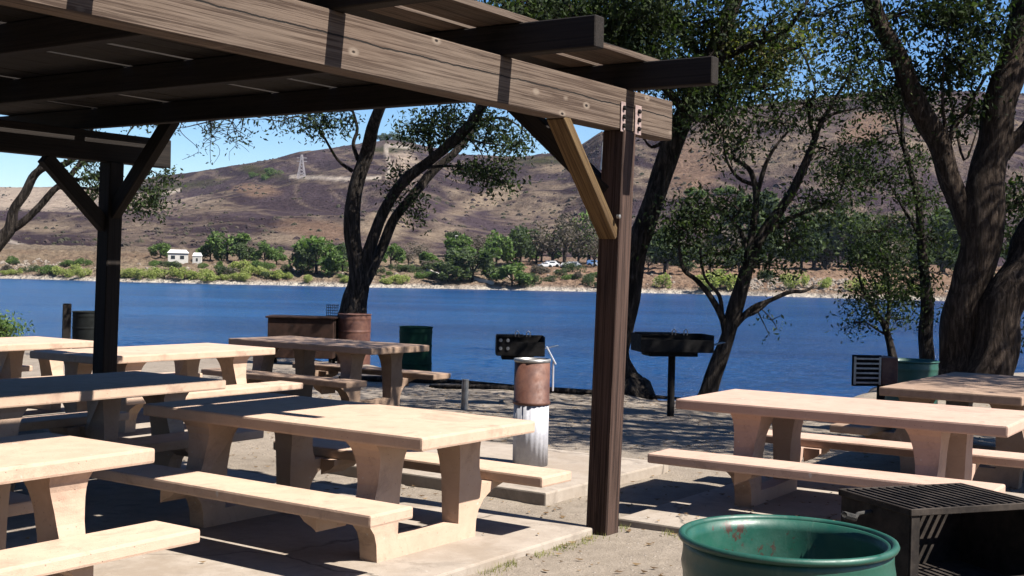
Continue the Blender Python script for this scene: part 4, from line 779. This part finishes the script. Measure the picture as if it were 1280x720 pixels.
for (u, v, wd, hh, lab, rz) in [(222, 327, 3.2, 1.4, 'small white pale-roofed house on the far shore, the larger one', .25), (246, 329, 1.4, 1.2, 'tiny white hut to the right of the small white house across the lake', .1)]:
    p = place(u, v); t = thing('house', lab, 'house', p, rz); dp = wd*.6
    bm = bmesh.new(); box(bm, (wd, dp, hh+.5), (0, 0, (hh-.5)/2)); obj('wall', bm, M_W, t)
    bm = bmesh.new(); pr = [(-wd*.55, hh), (wd*.55, hh), (wd*.4, hh+.55), (-wd*.4, hh+.55)]
    a_ = [bm.verts.new((x, -dp*.6 if z == hh else 0-.05, z+.003)) for x, z in pr]; b_ = [bm.verts.new((x, dp*.6 if z == hh else .05, z+.003)) for x, z in pr]
    bm.faces.new(a_); bm.faces.new(b_)
    for i in range(4): bm.faces.new((a_[i], a_[(i+1) % 4], b_[(i+1) % 4], b_[i]))
    obj('roof', bm, M_ROOFW, t)
    for k in ((-.25, .2) if wd > 2 else (0,)):
        bm = bmesh.new(); box(bm, (wd*.2, .04, hh*.4), (wd*k, -dp/2-.015, hh*.5)); obj('window', bm, M_WIN, t)
def car(u, v, c, lab, rz, van=False):
    p = place(u, v); t = thing('parked_car', lab, 'car', (p.x, p.y, p.z-.02), rz, 'cars parked across the lake'); bp = flat('car_paint', c, .3); s = .6
    prof = [(-2.1, .3), (-2.15, .75), (-1.9, .9), (-1.35, .95), (-.8, 1.42), (.7, 1.42), (1.25, .98), (1.95, .88), (2.15, .65), (2.1, .3)]
    if van: prof = [(-2.1, .3), (-2.15, .9), (-2.05, 1.7), (.9, 1.75), (1.5, 1.1), (2.05, .95), (2.15, .6), (2.1, .3)]
    bm = bmesh.new(); a_ = [bm.verts.new((x*s, -.85*s*(1 if z < 1 else .85), z*s)) for x, z in prof]; b_ = [bm.verts.new((x*s, .85*s*(1 if z < 1 else .85), z*s)) for x, z in prof]; bm.faces.new(a_); bm.faces.new(b_)
    for i in range(len(prof)): bm.faces.new((a_[i], a_[(i+1) % len(prof)], b_[(i+1) % len(prof)], b_[i]))
    obj('body', bm, bp, t)
    bm = bmesh.new(); zz = 1.18 if not van else 1.3
    for sy in (-1, 1): box(bm, (1.5*s, .03, .3*s), (-.1*s, sy*.79*s, zz*s), Matrix.Rotation(sy*.16, 4, 'X'))
    obj('window', bm, M_WIN, t)
    for sx in (-1.3, 1.35):
        for sy in (-.8, .8): bm = bmesh.new(); lathe(bm, [(0, -.09), (.3, -.09), (.3, .09), (0, .09)], 14); o = obj('wheel', bm, M_BLKDRUM, t); o.matrix_local = Matrix.Translation((sx*s, sy*s, .31*s)) @ Matrix.Rotation(PI/2, 4, 'X')
car(681, 334, (.75, .75, .75), 'leftmost white car parked beneath the grey trees across the lake', .1); car(690, 333, (.8, .8, .8), 'white van parked beneath the grey trees across the lake', .0, True)
car(706, 334, (.7, .7, .72), 'pale car parked right of the white van across the lake', 1.2); car(717, 334, (.42, .44, .46), 'grey van parked across the lake under the trees', .2, True); car(741, 332, (.08, .17, .38), 'blue car parked across the lake just left of the front post', .05, True); car(748, 333, (.35, .38, .45), 'grey-blue car at the far right of the cars parked across the lake', .1)
# low retaining walls on the far bank
M_WALL = concrete('pale_wall', (.6, .56, .5), (.48, .43, .38), .5)
for (u0, v0, u1, v1, lab) in [(588, 350, 617, 361, 'low pale sloping wall running down to the far waterline'), (533, 339, 560, 349, 'low pale wall on the reddish far bank, left of the dark bushes')]:
    p = place(u0, v0); q = place(u1, v1); t_ = (q-p); bm = bmesh.new(); between(bm, p+Vector((0, 0, .1)), q+Vector((0, 0, .1)), .3, .7); tag(obj('low_wall', bm, M_WALL), lab, 'wall')
# street lamp across the lake
p = place(568, 341); t = thing('street_lamp', 'thin grey street lamp on the far shore left of the dark green trees', 'street lamp', p); hh = 46*p.y/F
bm = bmesh.new(); tube(bm, [(0, 0, -.2), (0, 0, hh)], .05, 6); obj('pole', bm, M_STEEL, t); bm = bmesh.new(); box(bm, (.5, .2, .12), (.15, 0, hh+.05), None, .03); obj('lamp_head', bm, M_W, t)
# transmission tower on the hill
def hill_place(u, v):
    ysh = shore_y(u); yb = ysh+85; yr = float(np.interp(u, RU, RY))
    y = min((abs(360-F*(Vector(((u-640)/F*y, y, hill_z(u, y)))-CAMP).dot(CU)/(Vector(((u-640)/F*y, y, hill_z(u, y)))-CAMP).dot(_f)-v), y) for y in np.linspace(yb, yr, 200))[1]; return Vector(((u-640)/F*y, y, hill_z(u, y)))
M_TW = flat('galvanised_lattice', (.30, .28, .30), .8)
for (u, v, h, lab) in [(374, 223, 30, 'pale lattice power pylon on the purple hillside')]:
    p = hill_place(u, v); t = thing('pylon', lab, 'pylon', p); hh = h*p.y/F; b_ = hh*.16; bm = bmesh.new()
    for sx in (-1, 1):
        for sy in (-1, 1): tube(bm, [(sx*b_, sy*b_, 0), (sx*b_*.45, sy*b_*.45, hh*.6), (sx*b_*.15, sy*b_*.15, hh)], .14, 4)
    for k in range(6):
        z0, z1 = hh*k/7, hh*(k+1)/7; w0 = b_*(1-.85*z0/hh); w1 = b_*(1-.85*z1/hh)
        for s in (-1, 1): tube(bm, [(-w0, s*w0, z0), (w1, s*w1, z1)], .09, 3); tube(bm, [(w0, s*w0, z0), (-w1, s*w1, z1)], .09, 3)
    obj('lattice', bm, M_TW, t)
    for z in (.72, .86): bm = bmesh.new(); tube(bm, [(-b_*1.3, 0, hh*z), (b_*1.3, 0, hh*z)], .14, 4); obj('cross_arm', bm, M_TW, t)
p = hill_place(749, 212); bm = bmesh.new(); lathe(bm, [(0, 0), (.9, 0), (.5, 3), (.35, 8), (0, 10.5)], 10); tag(obj('white_mast', bm, M_W, loc=p), 'tall white mast on the slope, seen between the brace and the front post', 'mast')
# ------------------------------------------------------------------ small things on the ground
bm = bmesh.new(); p = Vector((.02, 8.9, gz(0, 8.9)))
V = []; Fc = []; rs = random.Random(9)
def litter(n_, sampler, sz, name, label, m_, cat):
    V = []; Fc = []
    for i in range(n_):
        x, y = sampler(); d = (Vector((x, y, 0))-P1); a_, b_ = d.dot(A), d.dot(B); z = gz(x, y)
        if a_ < .06 and .1 < b_ < 7.2:
            if rs.random() < .93: continue
            z = .046
        if .36 < a_ < 3.2 and -4.2 < b_ < .13: z = .051
        th = rs.uniform(0, 6.3); s = sz*rs.uniform(.5, 1.4); k = len(V); ti = rs.uniform(-.3, .3)
        for q, ww in ((-1, 0), (0, .4), (1, 0), (0, -.4)): V.append((x+s*(q*math.cos(th)-ww*math.sin(th)), y+s*(q*math.sin(th)+ww*math.cos(th)), z+.008+s*abs(q)*.25+s*ww*ti))
        Fc.append((k, k+1, k+2, k+3))
    return tag(obj(name, (V, Fc), m_), label, cat, kind='stuff')
M_LIT = leafmat('dry_leaves', [(.09, .055, .03), (.17, .11, .06), (.26, .18, .10)], .1)
litter(5200, lambda: (rs.uniform(-6, 7), rs.uniform(4, 19)), .022, 'leaf_litter', 'small dry leaves scattered over the dirt', M_LIT, 'leaf litter')
V = []; Fc = []
for i in range(1500):   # grass fringe along the slab edges
    if rs.random() < .6: a_ = rs.uniform(-2.6, .05); b_ = .08-abs(rs.gauss(0, .05))
    else: a_ = .33-abs(rs.gauss(0, .05)); b_ = rs.uniform(-1.6, .1)
    if mn.noise(Vector((a_*4, b_*4, 2))) < -.05: continue
    q = ab(a_, b_); z = gz(q.x, q.y); h = rs.uniform(.01, .04); th = rs.uniform(0, 6.3); w_ = .003; k = len(V); lx_, ly_ = rs.uniform(-.6, .6)*h, rs.uniform(-.6, .6)*h
    V += [(q.x-w_*math.cos(th), q.y-w_*math.sin(th), z-.004), (q.x+w_*math.cos(th), q.y+w_*math.sin(th), z-.004), (q.x+lx_, q.y+ly_, z+h)]; Fc.append((k, k+1, k+2))
M_GR = leafmat('dry_grass_blades', [(.16, .17, .06), (.24, .24, .09), (.33, .28, .14)], .3)
tag(obj('grass', (V, Fc), M_GR), 'sparse dry grass growing along the concrete edge', 'grass', kind='stuff')
V = []; Fc = []
for i in range(1300):
    x, y = rs.uniform(-4, 6), rs.uniform(5, 19); d = (Vector((x, y, 0))-P1); a_, b_ = d.dot(A), d.dot(B)
    if (a_ < .1 and .05 < b_ < 7.3) or (.3 < a_ < 3.3 and -4.3 < b_ < .2) or (.6 < a_ < 2.6 and .8 < b_ < 3): continue
    blob(V, Fc, (x, y, gz(x, y)-.004), rs.uniform(.006, .022) if rs.random() < .97 else rs.uniform(.03, .06), rs, .6)
tag(obj('pebbles', (V, Fc), m), 'small pebbles and clods on the dirt', 'pebbles', kind='stuff')
def stick(pts, r, lab, nm='fallen_branch'):
    bm = bmesh.new(); P, rr = spline([Vector((x, y, gz(x, y)+z)) for x, y, z in pts], r, 3); tube(bm, P, rr, 6, wob=.2); tag(obj(nm, bm, M_BARK, None, True), lab, 'branch')
q = atz(516, 585, 0); stick([(q.x, q.y, .06), (q.x+.12, q.y-.05, .03), (q.x+.3, q.y-.12, .015)], [.006, .01, .012], 'small broken branch lying on the dirt behind the near cream table')
q = atz(700, 492, -.1); stick([(q.x-1.9, q.y+.9, .02), (q.x-.8, q.y+.3, .03), (q.x+.5, q.y+.1, .02), (q.x+1.7, q.y-.1, .03)], [.03, .045, .04, .02], 'long fallen branch lying on the dirt near the water by the leaning tree')
q = atz(600, 480, -.1); stick([(q.x-2.2, q.y+.5, .03), (q.x-.8, q.y+.2, .05), (q.x+.9, q.y, .03)], [.04, .05, .02], 'pale driftwood branch at the edge of the bank left of the front post', 'driftwood')
# low waterside bush at the left edge
tree('waterside_bush', 'low green bush by the water at the left edge', 'bush', [([(5, 428, 24), (6, 418, 24), (8, 408, 24)], [.04, .03, .015])], [(4, 412, 24, 14, 9, .5, 60), (-12, 412, 24, 14, 9, .5, 40)], leafm=M_FARG, seed=71, nl=12, size=.09)
S.cycles.max_bounces = 8; S.cycles.transparent_max_bounces = 8

# one overall reflectance scale for every opaque material (the camera exposes for the shade)
for m_ in bpy.data.materials:
    if not m_.use_nodes: continue
    k = {'lake_water': .8, 'hillside': .54, 'hill_scrub': .52}.get(m_.name, .63); nt_ = m_.node_tree; pb = nt_.nodes.get('Principled BSDF'); bc_ = pb.inputs['Base Color']
    if bc_.is_linked:
        src = bc_.links[0].from_socket; mx = nt_.nodes.new('ShaderNodeMix'); mx.data_type = 'RGBA'; mx.blend_type = 'MULTIPLY'; mx.inputs[0].default_value = 1; mx.inputs[7].default_value = (k, k, k, 1)
        nt_.links.new(src, mx.inputs[6]); nt_.links.new(mx.outputs[2], bc_)
    else: bc_.default_value = tuple(x*k for x in bc_.default_value[:3])+(1,)

bpy.context.scene.cycles.diffuse_bounces = 2
bm = bmesh.new(); HZ = max(v_.co.z for v_ in hl.data.vertices)+12; box(bm, (9400, 2900, HZ+4.4), (0, 1000, (HZ-4.4)/2)); m = bpy.data.materials.new('thin_haze'); m.use_nodes = True; n = m.node_tree
for x_ in list(n.nodes):
    if x_.type != 'OUTPUT_MATERIAL': n.nodes.remove(x_)
pv = n.nodes.new('ShaderNodeVolumePrincipled'); pv.inputs['Color'].default_value = (.62, .76, 1, 1); pv.inputs['Density'].default_value = .000055; pv.inputs['Anisotropy'].default_value = .2
n.links.new(pv.outputs[0], n.nodes['Material Output'].inputs['Volume']); tag(obj('haze', bm, m), kind='stuff')
